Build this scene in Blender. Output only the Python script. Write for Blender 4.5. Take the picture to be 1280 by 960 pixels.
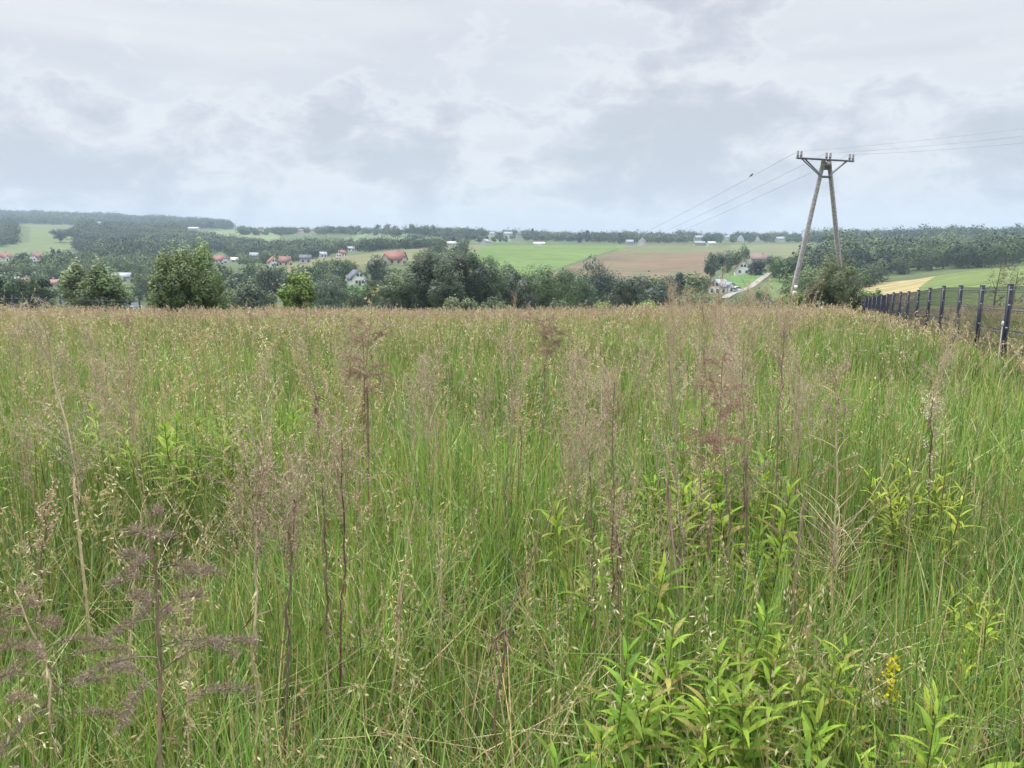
import bpy, math, random
import numpy as np

# ------------------------------------------------------------------ scene, camera, sky, sun
for o in list(bpy.data.objects):
    bpy.data.objects.remove(o)
S = bpy.context.scene
COL = S.collection
F = 960.0                       # focal length in pixels of a 1280 wide frame
HROW = 305.0                    # row of the true horizon
TH = math.atan((480.0 - HROW) / F)
CT, ST = math.cos(TH), math.sin(TH)
EYE = 1.65

cam_d = bpy.data.cameras.new("camera")
cam = bpy.data.objects.new("camera", cam_d)
COL.objects.link(cam)
cam.location = (0, 0, EYE)
cam.rotation_euler = (math.pi / 2 - TH, 0, 0)
cam_d.sensor_fit = 'HORIZONTAL'
cam_d.sensor_width = 36.0
cam_d.lens = 36.0 * F / 1280.0
cam_d.clip_start = 0.05
cam_d.clip_end = 20000
S.camera = cam

S.view_settings.view_transform = 'Standard'
S.view_settings.look = 'None'
S.view_settings.exposure = 1.52
S.view_settings.gamma = 1.0
S.view_settings.use_curve_mapping = False
S.cycles.max_bounces = 6
S.cycles.diffuse_bounces = 3
S.cycles.glossy_bounces = 1
S.cycles.transmission_bounces = 4
S.cycles.transparent_max_bounces = 8
S.cycles.volume_bounces = 1
S.cycles.caustics_reflective = False
S.cycles.caustics_refractive = False
S.cycles.use_denoising = True

SUN_EL, SUN_AZ = math.radians(56), math.radians(-42)      # azimuth from +Y, to the left is negative
sun_d = bpy.data.lights.new("sun", 'SUN')
sun_d.energy = 1.5
sun_d.angle = math.radians(10)
sun_d.color = (1.0, 0.95, 0.87)
sun = bpy.data.objects.new("sun", sun_d)
COL.objects.link(sun)
sun.rotation_euler = (math.pi / 2 - SUN_EL, 0, -SUN_AZ + math.pi)
sun.location = (0, 0, 40)


class NT:
    """small helper around a node tree"""
    def __init__(s, tree):
        s.t = tree
        tree.nodes.clear()

    def n(s, typ, **kw):
        nd = s.t.nodes.new(typ)
        for k, v in kw.items():
            setattr(nd, k, v)
        return nd

    def put(s, sock, v):
        if hasattr(v, 'is_output'):
            s.t.links.new(v, sock)
        elif v is not None:
            sock.default_value = v

    def math(s, op, a, b=None, c=None, clamp=False):
        nd = s.n('ShaderNodeMath', operation=op, use_clamp=clamp)
        s.put(nd.inputs[0], a)
        if b is not None: s.put(nd.inputs[1], b)
        if c is not None: s.put(nd.inputs[2], c)
        return nd.outputs[0]

    def vmath(s, op, a, b=None, out=0):
        nd = s.n('ShaderNodeVectorMath', operation=op)
        s.put(nd.inputs[0], a)
        if b is not None: s.put(nd.inputs[1], b)
        return nd.outputs[out]

    def noise(s, vec, scale, detail=4, rough=0.5, dist=0.0, lac=2.0):
        nd = s.n('ShaderNodeTexNoise')
        nd.inputs['Scale'].default_value = scale
        nd.inputs['Detail'].default_value = detail
        nd.inputs['Roughness'].default_value = rough
        nd.inputs['Distortion'].default_value = dist
        nd.inputs['Lacunarity'].default_value = lac
        if vec is not None: s.put(nd.inputs['Vector'], vec)
        return nd.outputs['Fac']

    def ramp(s, fac, lo, hi, a=0.0, b=1.0, smooth=True):
        nd = s.n('ShaderNodeMapRange', interpolation_type='SMOOTHSTEP' if smooth else 'LINEAR')
        s.put(nd.inputs[0], fac)
        for i, v in zip((1, 2, 3, 4), (lo, hi, a, b)): nd.inputs[i].default_value = v
        return nd.outputs[0]

    def mix(s, fac, a, b, blend='MIX'):
        nd = s.n('ShaderNodeMix', data_type='RGBA', blend_type=blend)
        s.put(nd.inputs[0], fac)
        s.put(nd.inputs[6], a if hasattr(a, 'is_output') else (*a, 1))
        s.put(nd.inputs[7], b if hasattr(b, 'is_output') else (*b, 1))
        return nd.outputs[2]


def pix_dir(px, py):
    a, b = (px - 640.0) / F, (480.0 - py) / F
    d = np.array([a, CT + b * ST, -ST + b * CT])
    return d / np.linalg.norm(d)


world = bpy.data.worlds.new("World")
S.world = world
world.use_nodes = True
w = NT(world.node_tree)
tc = w.n('ShaderNodeTexCoord')
D = tc.outputs['Generated']
sky = w.n('ShaderNodeTexSky', sky_type='NISHITA')
sky.sun_disc = False
sky.sun_elevation = SUN_EL
sky.sun_rotation = SUN_AZ
sky.dust_density = 2.0
sep = w.n('ShaderNodeSeparateXYZ')
w.put(sep.inputs[0], D)
el = sep.outputs['Z']
# domain: direction, stretched so that clouds are wider than high
wv = w.vmath('MULTIPLY', D, (1.0, 1.0, 1.75))
big = w.noise(wv, 4.2, 6, 0.52, 0.35)
fine = w.noise(wv, 13.0, 9, 0.62, 0.35)
strat = w.noise(w.vmath('MULTIPLY', D, (1.0, 1.0, 9.0)), 2.2, 4, 0.5, 0.5)
# the grey cumulus banks stand where gaussian patches of the sky sphere say so
spots = [(50, 205, .095, .9), (75, 165, .06, .5), (185, 205, .06, .55), (255, 160, .05, .55), (425, 165, .062, 1.0), (385, 175, .05, .5),
         (520, 205, .085, .75), (600, 215, .06, .45), (800, 165, .09, .8), (880, 180, .1, .85), (760, 215, .08, .7), (900, 235, .1, .6),
         (1120, 160, .07, .5), (1250, 185, .08, .6), (880, 5, .10, .8), (300, 225, .07, .4), (1010, 215, .07, .4), (120, 240, .08, .6)]
acc = None
jit = w.n('ShaderNodeTexNoise')
jit.inputs['Scale'].default_value = 11.0
jit.inputs['Detail'].default_value = 5.0
jit.inputs['Roughness'].default_value = 0.62
w.put(jit.inputs['Vector'], wv)
warp = w.vmath('MULTIPLY', w.vmath('SUBTRACT', jit.outputs['Color'], (0.5, 0.5, 0.5)), (0.22, 0.22, 0.16))
DW = w.vmath('ADD', D, warp)
for (px, py, r, a) in spots:
    c = pix_dir(px, py)
    dv = w.vmath('MULTIPLY', w.vmath('SUBTRACT', DW, tuple(c)), (1.0, 1.0, 1.25))
    d2 = w.math('DIVIDE', w.vmath('LENGTH', dv, out=1), r)
    g = w.math('MULTIPLY', w.math('EXPONENT', w.math('MULTIPLY', w.math('MULTIPLY', d2, d2), -1.0)), a)
    acc = g if acc is None else w.math('MAXIMUM', acc, g)
m = w.math('ADD', acc, w.math('MULTIPLY', w.math('SUBTRACT', fine, 0.5), 2.0))
m = w.math('ADD', m, w.math('MULTIPLY', w.math('SUBTRACT', big, 0.5), 0.9))
band = w.math('MULTIPLY', w.ramp(el, 0.02, 0.06, 0.55, 1.0), w.ramp(el, 0.15, 0.22, 1.0, 0.45))
m = w.math('ADD', m, w.math('MULTIPLY', w.math('SUBTRACT', band, 0.7), 0.30))
mask = w.ramp(m, 0.20, 0.86)
edge = w.math('MULTIPLY', w.ramp(m, 0.05, 0.25), w.ramp(m, 0.25, 0.5, 1.0, 0.0))     # brighter rims of the banks
sheet = w.mix(w.ramp(strat, 0.33, 0.66), (5.05, 5.26, 5.68), (5.9, 6.0, 6.2))
sheet = w.mix(w.math('MULTIPLY', w.ramp(big, 0.35, 0.7), 0.35), sheet, (5.9, 6.2, 6.6))
sheet = w.mix(w.math('MULTIPLY', edge, 0.5), sheet, (6.3, 6.45, 6.7))
cloud = w.mix(w.math('MULTIPLY', mask, 0.85), sheet, (4.05, 4.28, 4.80))
# an overcast sky is two to three times brighter overhead than low down
lift = w.ramp(el, 0.34, 0.95, 0.595, 3.5)
cl = w.vmath('SCALE', cloud)
w.put(cl.node.inputs['Scale'], lift)
skc = w.mix(0.97, sky.outputs[0], cl)
bg = w.n('ShaderNodeBackground')
w.put(bg.inputs['Color'], skc)
bg.inputs['Strength'].default_value = 0.08
out = w.n('ShaderNodeOutputWorld')
w.put(out.inputs['Surface'], bg.outputs[0])


# ------------------------------------------------------------------ tools
class Geo:
    """collects quads with a colour per vertex; build() links them as one mesh object"""
    def __init__(s):
        s.v, s.q, s.c, s.n = [], [], [], 0
        s.nr = None

    def add(s, v, q, c):
        v = np.asarray(v, float).reshape(-1, 3)
        q = np.asarray(q, int).reshape(-1, 4)
        c = np.asarray(c, float)
        if c.ndim == 1: c = np.repeat(c[None, :3], len(v), 0)
        s.v.append(v); s.q.append(q + s.n); s.c.append(c)
        s.n += len(v)
        return s

    def mesh(s, name, mat, smooth=False):
        v = np.concatenate(s.v); q = np.concatenate(s.q); c = np.concatenate(s.c)
        me = bpy.data.meshes.new(name)
        me.vertices.add(len(v)); me.vertices.foreach_set('co', v.astype(np.float32).ravel())
        me.loops.add(len(q) * 4); me.loops.foreach_set('vertex_index', q.astype(np.int32).ravel())
        me.polygons.add(len(q)); me.polygons.foreach_set('loop_start', (np.arange(len(q)) * 4).astype(np.int32))
        if smooth: me.polygons.foreach_set('use_smooth', np.ones(len(q), bool))
        at = me.color_attributes.new('pigment', 'FLOAT_COLOR', 'POINT')
        at.data.foreach_set('color', np.concatenate([c, np.ones((len(c), 1))], 1).astype(np.float32).ravel())
        me.materials.append(mat)
        me.update(calc_edges=True)
        if s.nr is not None:
            me.polygons.foreach_set('use_smooth', np.ones(len(q), bool))
            me.normals_split_custom_set_from_vertices(np.concatenate(s.nr).astype(np.float32))
        return me

    def build(s, name, mat, parent=None, smooth=False, loc=None):
        o = bpy.data.objects.new(name, s.mesh(name, mat, smooth))
        COL.objects.link(o)
        if parent: o.parent = parent
        if loc is not None: o.location = loc
        return o

    def box(s, c, size, col, rz=0.0):
        x, y, z = [k / 2 for k in size]
        v = np.array([[-x, -y, -z], [x, -y, -z], [x, y, -z], [-x, y, -z], [-x, -y, z], [x, -y, z], [x, y, z], [-x, y, z]])
        ca, sa = math.cos(rz), math.sin(rz)
        v = np.stack([v[:, 0] * ca - v[:, 1] * sa, v[:, 0] * sa + v[:, 1] * ca, v[:, 2]], 1) + np.array(c)
        return s.add(v, [[0, 3, 2, 1], [4, 5, 6, 7], [0, 1, 5, 4], [1, 2, 6, 5], [2, 3, 7, 6], [3, 0, 4, 7]], col)

    def bar(s, a, b, wd, ht, col):
        """square bar from a to b"""
        a, b = np.array(a, float), np.array(b, float)
        return s.tube([a, b], [wd / 2 * 1.414, wd / 2 * 1.414], col, 4, ht / wd)

    def tube(s, pts, rad, col, sides=5, flat=1.0, cap=True):
        pts = np.asarray(pts, float); n = len(pts)
        rad = np.broadcast_to(np.asarray(rad, float), (n,))
        t = np.gradient(pts, axis=0)
        t /= np.linalg.norm(t, axis=1)[:, None] + 1e-9
        ref = np.array([0, 0, 1.0]) if abs(t[0, 2]) < 0.9 else np.array([0, 1.0, 0])
        u = np.cross(t, ref); u /= np.linalg.norm(u, axis=1)[:, None] + 1e-9
        w_ = np.cross(u, t)
        an = (np.arange(sides) + 0.5) / sides * 2 * math.pi
        ring = pts[:, None] + rad[:, None, None] * (np.cos(an)[None, :, None] * u[:, None] + flat * np.sin(an)[None, :, None] * w_[:, None])
        v = ring.reshape(-1, 3)
        i = np.arange(n - 1)[:, None] * sides; k = np.arange(sides)[None]
        k2 = (k + 1) % sides
        q = np.stack([i + k, i + k2, i + sides + k2, i + sides + k], -1).reshape(-1, 4)
        col = np.asarray(col, float)
        c = col if col.ndim == 1 else np.repeat(col, sides, 0)
        s.add(v, q, c)
        if cap and sides == 4:
            base = s.n - len(v)
            s.q.append(np.array([[base, base + 1, base + 2, base + 3], [s.n - 1, s.n - 2, s.n - 3, s.n - 4]]))
        elif cap and sides == 6:
            base = s.n - len(v)
            for b0 in (base, s.n - 6):
                s.q.append(np.array([[b0, b0 + 1, b0 + 2, b0 + 3], [b0, b0 + 3, b0 + 4, b0 + 5]]))
        return s


def ribbons(base, L, az, bend, width, face, nseg, col, rng, tilt=None, tipw=0.12, curl=1.9):
    """grass blades: curved tapering strips. all arguments arrays over N blades"""
    N = len(base)
    t = np.linspace(0, 1, nseg + 1)
    h = np.stack([np.cos(az), np.sin(az), np.zeros(N)], 1)
    rise = L[:, None] * (t[None] - 0.42 * np.clip(bend, 0, 1.3)[:, None] * t[None] ** 2.4)
    run = L[:, None] * bend[:, None] * 0.75 * t[None] ** curl
    if tilt is not None: run = run + L[:, None] * tilt[:, None] * t[None]
    p = base[:, None] + h[:, None] * run[..., None]
    p[..., 2] += rise
    side = np.stack([np.cos(face), np.sin(face), np.zeros(N)], 1)
    prof = np.maximum((0.75 + 0.6 * t) * (1 - t ** 2.2), tipw)
    wv_ = (width[:, None] * 0.5) * prof[None]
    v = np.stack([p - side[:, None] * wv_[..., None], p + side[:, None] * wv_[..., None]], 2).reshape(-1, 3)
    k = np.arange(nseg)
    b = np.arange(N)[:, None] * (2 * (nseg + 1)) + 2 * k[None]
    q = np.stack([b, b + 1, b + 3, b + 2], -1).reshape(-1, 4)
    c = np.repeat(col, 2 * (nseg + 1), 0)
    return v, q, c, p


def kites(pos, axis, length, width, col, rng):
    """little pointed flakes (spikelets, leaves): one quad each"""
    N = len(pos)
    axis = axis / (np.linalg.norm(axis, axis=1)[:, None] + 1e-9)
    r = rng.normal(size=(N, 3))
    sd = np.cross(axis, r); sd /= np.linalg.norm(sd, axis=1)[:, None] + 1e-9
    L, W = np.broadcast_to(length, (N,))[:, None], np.broadcast_to(width, (N,))[:, None]
    mid = pos + axis * L * 0.45
    v = np.stack([pos, mid + sd * W * 0.5, pos + axis * L, mid - sd * W * 0.5], 1).reshape(-1, 3)
    q = np.arange(N * 4).reshape(N, 4)
    return v, q, np.repeat(col, 4, 0)


def vnoise(x, y, scale, seed=0):
    """smooth value noise in 0..1"""
    x, y = np.asarray(x) / scale + 1000, np.asarray(y) / scale + 1000
    i, j = np.floor(x).astype(int), np.floor(y).astype(int)
    fx, fy = x - i, y - j
    fx, fy = fx * fx * (3 - 2 * fx), fy * fy * (3 - 2 * fy)

    def hsh(a, b):
        n = (a * 374761393 + b * 668265263 + seed * 974711) & 0x7fffffff
        n = ((n ^ (n >> 13)) * 1274126177) & 0x7fffffff
        return ((n ^ (n >> 16)) & 0xffff) / 65535.0
    return (hsh(i, j) * (1 - fx) + hsh(i + 1, j) * fx) * (1 - fy) + (hsh(i, j + 1) * (1 - fx) + hsh(i + 1, j + 1) * fx) * fy


def tag(o, label=None, cat=None, group=None, kind=None):
    if label: o['label'] = label
    if cat: o['category'] = cat
    if group: o['group'] = group
    if kind: o['kind'] = kind
    return o


def empty(name, loc=(0, 0, 0), rz=0.0):
    o = bpy.data.objects.new(name, None)
    COL.objects.link(o)
    o.location = loc
    o.rotation_euler = (0, 0, rz)
    o.empty_display_size = 0.2
    return o


def copy_tree(o, parent=None):
    c = o.copy(); COL.objects.link(c)
    if parent: c.parent = parent
    for ch in [k for k in o.children]:
        copy_tree(ch, c)
    return c


def material(name, kind, rough=0.7, trans=0.0, vary=0.0, bump=0.0, scale=8.0, spec=0.3, metal=0.0, objvar=0.0):
    mt = bpy.data.materials.new(name)
    mt.use_nodes = True
    t = NT(mt.node_tree)
    at = t.n('ShaderNodeVertexColor', layer_name='pigment')
    c = at.outputs['Color']
    tcx = t.n('ShaderNodeTexCoord')
    if vary:
        nz = t.noise(tcx.outputs['Object'], scale, 5, 0.6)
        c = t.mix(1.0, c, t.mix(t.ramp(nz, 0.25, 0.75), (1 - vary,) * 3, (1 + vary,) * 3), 'MULTIPLY')
    if objvar:
        oi = t.n('ShaderNodeObjectInfo')
        hs = t.n('ShaderNodeHueSaturation')
        t.put(hs.inputs['Hue'], t.ramp(oi.outputs['Random'], 0, 1, 0.5 - 0.03 * objvar, 0.5 + 0.03 * objvar, False))
        r2 = t.math('FRACT', t.math('MULTIPLY', oi.outputs['Random'], 7.31))
        t.put(hs.inputs['Value'], t.ramp(r2, 0, 1, 1 - 0.35 * objvar, 1 + 0.35 * objvar, False))
        t.put(hs.inputs['Color'], c)
        c = hs.outputs[0]
    p = t.n('ShaderNodeBsdfPrincipled')
    t.put(p.inputs['Base Color'], c)
    p.inputs['Roughness'].default_value = rough
    p.inputs['Metallic'].default_value = metal
    p.inputs['Specular IOR Level'].default_value = spec
    if bump:
        b = t.n('ShaderNodeBump')
        b.inputs['Strength'].default_value = bump
        t.put(b.inputs['Height'], t.noise(tcx.outputs['Object'], scale * 2, 6, 0.65))
        t.put(p.inputs['Normal'], b.outputs[0])
    sh = p.outputs[0]
    if trans:
        tr = t.n('ShaderNodeBsdfTranslucent')
        t.put(tr.inputs['Color'], t.mix(1.0, c, (1.15, 1.1, 0.7), 'MULTIPLY'))
        mx = t.n('ShaderNodeMixShader')
        mx.inputs[0].default_value = trans
        t.put(mx.inputs[1], sh); t.put(mx.inputs[2], tr.outputs[0])
        sh = mx.outputs[0]
    o = t.n('ShaderNodeOutputMaterial')
    t.put(o.inputs['Surface'], sh)
    return mt


M_GRASS = material('grass blades', 0, 0.5, 0.19, spec=0.35)
M_SEED = material('dry grass', 0, 0.8, 0.25, spec=0.1)
M_LEAF = material('weed leaf', 0, 0.6, 0.35, 0.1, spec=0.18, scale=30, objvar=0.5)
M_STALK = material('dry stalk', 0, 0.8, 0.0, 0.25, 0.0, 40, spec=0.15)
M_CROWN = material('tree foliage', 0, 0.6, 0.22, 0.0, spec=0.25, objvar=1.0)
M_CROWN1 = material('hedge foliage', 0, 0.6, 0.25, 0.0, spec=0.25)
M_WOOD = material('woodland foliage', 0, 0.9, 0.0, 0.0, spec=0.05)
M_BARK = material('bark', 0, 0.9, 0.0, 0.3, 0.4, 6)
M_CONC = material('weathered concrete', 0, 0.9, 0.0, 0.28, 0.35, 7)
M_STEEL = material('dull steel', 0, 0.5, 0.0, 0.15, 0.0, 12, metal=0.3)
M_PAINT = material('powder coat', 0, 0.45, 0.0, 0.12, 0.05, 10)
M_CERAM = material('glazed ceramic', 0, 0.25, 0.0, 0.1, 0.0, 10, spec=0.5)
M_WALL = material('render wall', 0, 0.9, 0.0, 0.1, 0.1, 1.5)
M_ROOF = material('roof tiles', 0, 0.8, 0.0, 0.22, 0.3, 2.5)
M_GLASS = material('window glass', 0, 0.12, 0.0, 0.1, 0.0, 2, spec=0.6)


def ground_mat(name, a, b, c, scale, streak=0.0, sang=0.0, fscale=0.6):
    """field surface: two tones, large patches, optional tramlines across the slope"""
    mt = bpy.data.materials.new(name)
    mt.use_nodes = True
    t = NT(mt.node_tree)
    tcx = t.n('ShaderNodeTexCoord')
    P = tcx.outputs['Object']
    n1 = t.noise(P, scale, 6, 0.6, 0.4)
    n2 = t.noise(P, scale * 7, 5, 0.65)
    cc = t.mix(t.ramp(n1, 0.35, 0.65), a, b)
    cc = t.mix(t.math('MULTIPLY', t.ramp(n2, 0.40, 0.62), 0.75), cc, c)
    n0 = t.noise(P, scale * 2.3, 7, 0.7, 1.0)
    cc = t.mix(1.0, cc, t.mix(t.ramp(n0, 0.3, 0.7), (.74, .78, .80), (1.22, 1.18, 1.15)), 'MULTIPLY')
    if streak:
        mp = t.n('ShaderNodeMapping')
        mp.inputs['Rotation'].default_value = (0, 0, sang)
        mp.inputs['Scale'].default_value = (0.008, 0.22, 0.0)
        t.put(mp.inputs['Vector'], P)
        n3 = t.noise(mp.outputs[0], 1.0, 4, 0.6)
        cc = t.mix(t.math('MULTIPLY', t.ramp(n3, 0.4, 0.62), streak), cc, c)
        cc = t.mix(1.0, cc, t.mix(t.ramp(n3, 0.32, 0.68), (.80, .83, .82), (1.2, 1.15, 1.12)), 'MULTIPLY')
    p = t.n('ShaderNodeBsdfPrincipled')
    t.put(p.inputs['Base Color'], cc)
    p.inputs['Roughness'].default_value = 0.95
    p.inputs['Specular IOR Level'].default_value = 0.1
    b_ = t.n('ShaderNodeBump')
    b_.inputs['Strength'].default_value = 0.5
    t.put(b_.inputs['Height'], t.noise(P, fscale, 5, 0.7))
    t.put(p.inputs['Normal'], b_.outputs[0])
    o = t.n('ShaderNodeOutputMaterial')
    t.put(o.inputs['Surface'], p.outputs[0])
    return mt


# ------------------------------------------------------------------ terrain
def pt(px, py, Y):
    """the point seen at photo pixel (px, py) standing Y metres ahead"""
    a, b = (px - 640.0) / F, (480.0 - py) / F
    t = Y / (CT + b * ST)
    return np.array([a * t, Y, EYE + t * (-ST + b * CT)])


def proj(P):
    P = np.asarray(P, float)
    x, y, z = P[..., 0], P[..., 1], P[..., 2] - EYE
    d = y * CT - z * ST
    u = y * ST + z * CT
    return 640 + F * x / d, 480 - F * u / d


CTRL = []
for px in range(-500, 1900, 200):
    if px < 1000:
        CTRL += [(px, 399, 150), (px, 391, 215)]
for px in (-500, -250, 0):
    CTRL += [(px, 350, 400), (px, 331, 550), (px, 311, 850), (px, 286, 1250), (px, 278, 1900), (px, 269 - (4 if px < 0 else 0), 2600), (px, 276, 4500)]
CTRL += [(60, 309, 860), (60, 285, 1250), (60, 277, 2000), (60, 270, 2600),
         (150, 352, 400), (150, 332, 580), (150, 304, 1000), (150, 287, 1600), (150, 274, 2600), (150, 280, 4500),
         (230, 335, 500), (230, 290, 1400), (230, 277, 2600),
         (285, 350, 360), (285, 330, 530), (300, 297, 1150), (300, 288, 1500), (295, 284, 2600), (300, 290, 4500),
         (350, 345, 400), (350, 333, 490), (350, 329, 600), (350, 298, 1150), (350, 292, 1500), (370, 290, 2600), (370, 297, 4500),
         (420, 352, 350), (420, 323, 490), (420, 319, 650), (440, 308, 900), (450, 291, 1250), (450, 293, 2600), (450, 300, 4500),
         (500, 358, 340), (490, 330, 410), (500, 316, 540), (490, 308, 850), (500, 290, 1250), (540, 290, 1250), (520, 296, 2600),
         (600, 350, 390), (600, 325, 500), (600, 310, 620), (600, 305, 850), (600, 295, 1250), (600, 298, 2600), (600, 302, 4500),
         (690, 350, 400), (690, 325, 520), (690, 308, 680), (690, 306, 900), (690, 298, 1250), (700, 300, 2600),
         (780, 356, 400), (780, 330, 520), (780, 308, 700), (780, 306.5, 900), (780, 299, 1250), (780, 301, 2600), (800, 303, 4500),
         (880, 352, 390), (880, 328, 520), (880, 308, 720), (880, 307, 900), (880, 300, 1250), (880, 302, 2600),
         (890, 372, 240), (905, 366, 270), (928, 342, 365), (950, 339, 385), (960, 325, 500), (960, 310, 750), (960, 306, 950), (960, 301, 1250), (1000, 303, 2600), (1000, 304, 4500),
         (980, 365, 250), (1010, 342, 370), (1010, 325, 520), (1010, 308, 800),
         (1080, 375, 180), (1080, 360, 225), (1080, 362, 290), (1080, 340, 420), (1080, 322, 600), (1080, 305, 900), (1080, 301, 1250), (1090, 303, 2600),
         (1180, 374, 125), (1180, 352, 190), (1180, 342, 225), (1180, 346, 300), (1180, 335, 420), (1180, 318, 600), (1200, 305, 880), (1200, 300, 1250), (1200, 302, 2600), (1200, 304, 4500),
         (1280, 370, 105), (1280, 345, 170), (1280, 331, 240), (1280, 336, 320), (1280, 328, 420), (1280, 315, 600), (1280, 304, 900), (1280, 299, 1250), (1280, 302, 2600),
         (1450, 368, 105), (1450, 325, 250), (1450, 320, 420), (1450, 312, 600), (1450, 302, 1000), (1450, 302, 2600), (1450, 304, 4500),
         (1750, 365, 105), (1750, 320, 250), (1750, 312, 600), (1750, 302, 1000), (1750, 303, 4500)]
CTRL = np.array(CTRL, float)
_h = np.array([pt(a, b, d)[2] for a, b, d in CTRL])
_h0 = (CTRL[:, 1] - HROW) / F                     # slope of sight: smoother to interpolate than height
_uv = np.stack([CTRL[:, 0] / 260.0, np.log(CTRL[:, 2]) * 2.2], 1)


def _phi(r):
    return r * r * np.log(r + 1e-9)


_n = len(CTRL)
_K = _phi(np.linalg.norm(_uv[:, None] - _uv[None], axis=2)) + np.eye(_n) * 0.02
_P = np.concatenate([np.ones((_n, 1)), _uv], 1)
_A = np.block([[_K, _P], [_P.T, np.zeros((3, 3))]])
_w = np.linalg.solve(_A, np.concatenate([_h0, np.zeros(3)]))


def meadow(X, Y):
    Yc = np.maximum(Y, -30)
    return -(0.04 * Yc + 0.0006 * Yc * np.abs(Yc)) + 0.05 * np.sin(X * 0.5 + 1) * np.sin(Y * 0.37) * np.clip(Yc / 8, 0, 1)


def height(X, Y):
    X, Y = np.broadcast_arrays(np.asarray(X, float), np.asarray(Y, float))
    sh = X.shape
    X, Y = X.ravel(), Y.ravel()
    out = np.empty(len(X))
    for s in range(0, len(X), 60000):
        x, y = X[s:s + 60000], Y[s:s + 60000]
        r = np.hypot(x, y)
        d = np.maximum(y, 0.6 * r)
        px = np.clip(640 + F * x / np.maximum(d, 0.1) / CT, -420, 1720)
        far = d > 65
        hm = meadow(x, np.where(y > 0, np.minimum(d, 140), y))
        res = hm.copy()
        if far.any():
            uv = np.stack([px[far] / 260.0, np.log(np.clip(d[far], 60, 5000)) * 2.2], 1)
            k = _phi(np.linalg.norm(uv[:, None] - _uv[None], axis=2))
            sl = k @ _w[:_n] + _w[_n] + uv @ _w[_n + 1:]
            hf = EYE - sl * d[far]
            wgt = np.clip((d[far] - 70) / 45, 0, 1); wgt = wgt * wgt * (3 - 2 * wgt)
            behind = np.clip((y[far] / r[far] + 0.1) / 0.4, 0, 1)
            hf = hf * behind + (1 - behind) * 4.0
            res[far] = hm[far] * (1 - wgt) + hf * wgt
        out[s:s + 60000] = res
    return out.reshape(sh)


_dd = np.exp(np.linspace(math.log(75), math.log(4300), 420))


def hit(px, py, dmin=75, dmax=4300):
    """ground point seen at a photo pixel, looking past everything nearer than dmin"""
    d = _dd[(_dd >= dmin) & (_dd <= dmax)]
    a, b = (px - 640.0) / F, (480.0 - py) / F
    t = d / (CT + b * ST)
    X = a * t; Z = EYE + t * (-ST + b * CT)
    g = height(X, d)
    k = np.nonzero(g >= Z)[0]
    i = k[0] if len(k) else int(np.argmin(Z - g))
    if i > 0 and len(k):
        f = (Z[i - 1] - g[i - 1]) / ((Z[i - 1] - g[i - 1]) + (g[i] - Z[i]) + 1e-9)
        Y = d[i - 1] + f * (d[i] - d[i - 1])
    else:
        Y = d[i]
    X = a * Y / (CT + b * ST)
    return np.array([X, Y, float(height(X, Y))])


def inpoly(x, y, poly):
    ins = np.zeros(np.shape(x), bool)
    n = len(poly)
    for i in range(n):
        x1, y1 = poly[i]; x2, y2 = poly[(i + 1) % n]
        c = ((y1 > y) != (y2 > y)) & (x < (x2 - x1) * (y - y1) / (y2 - y1 + 1e-12) + x1)
        ins ^= c
    return ins


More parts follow.
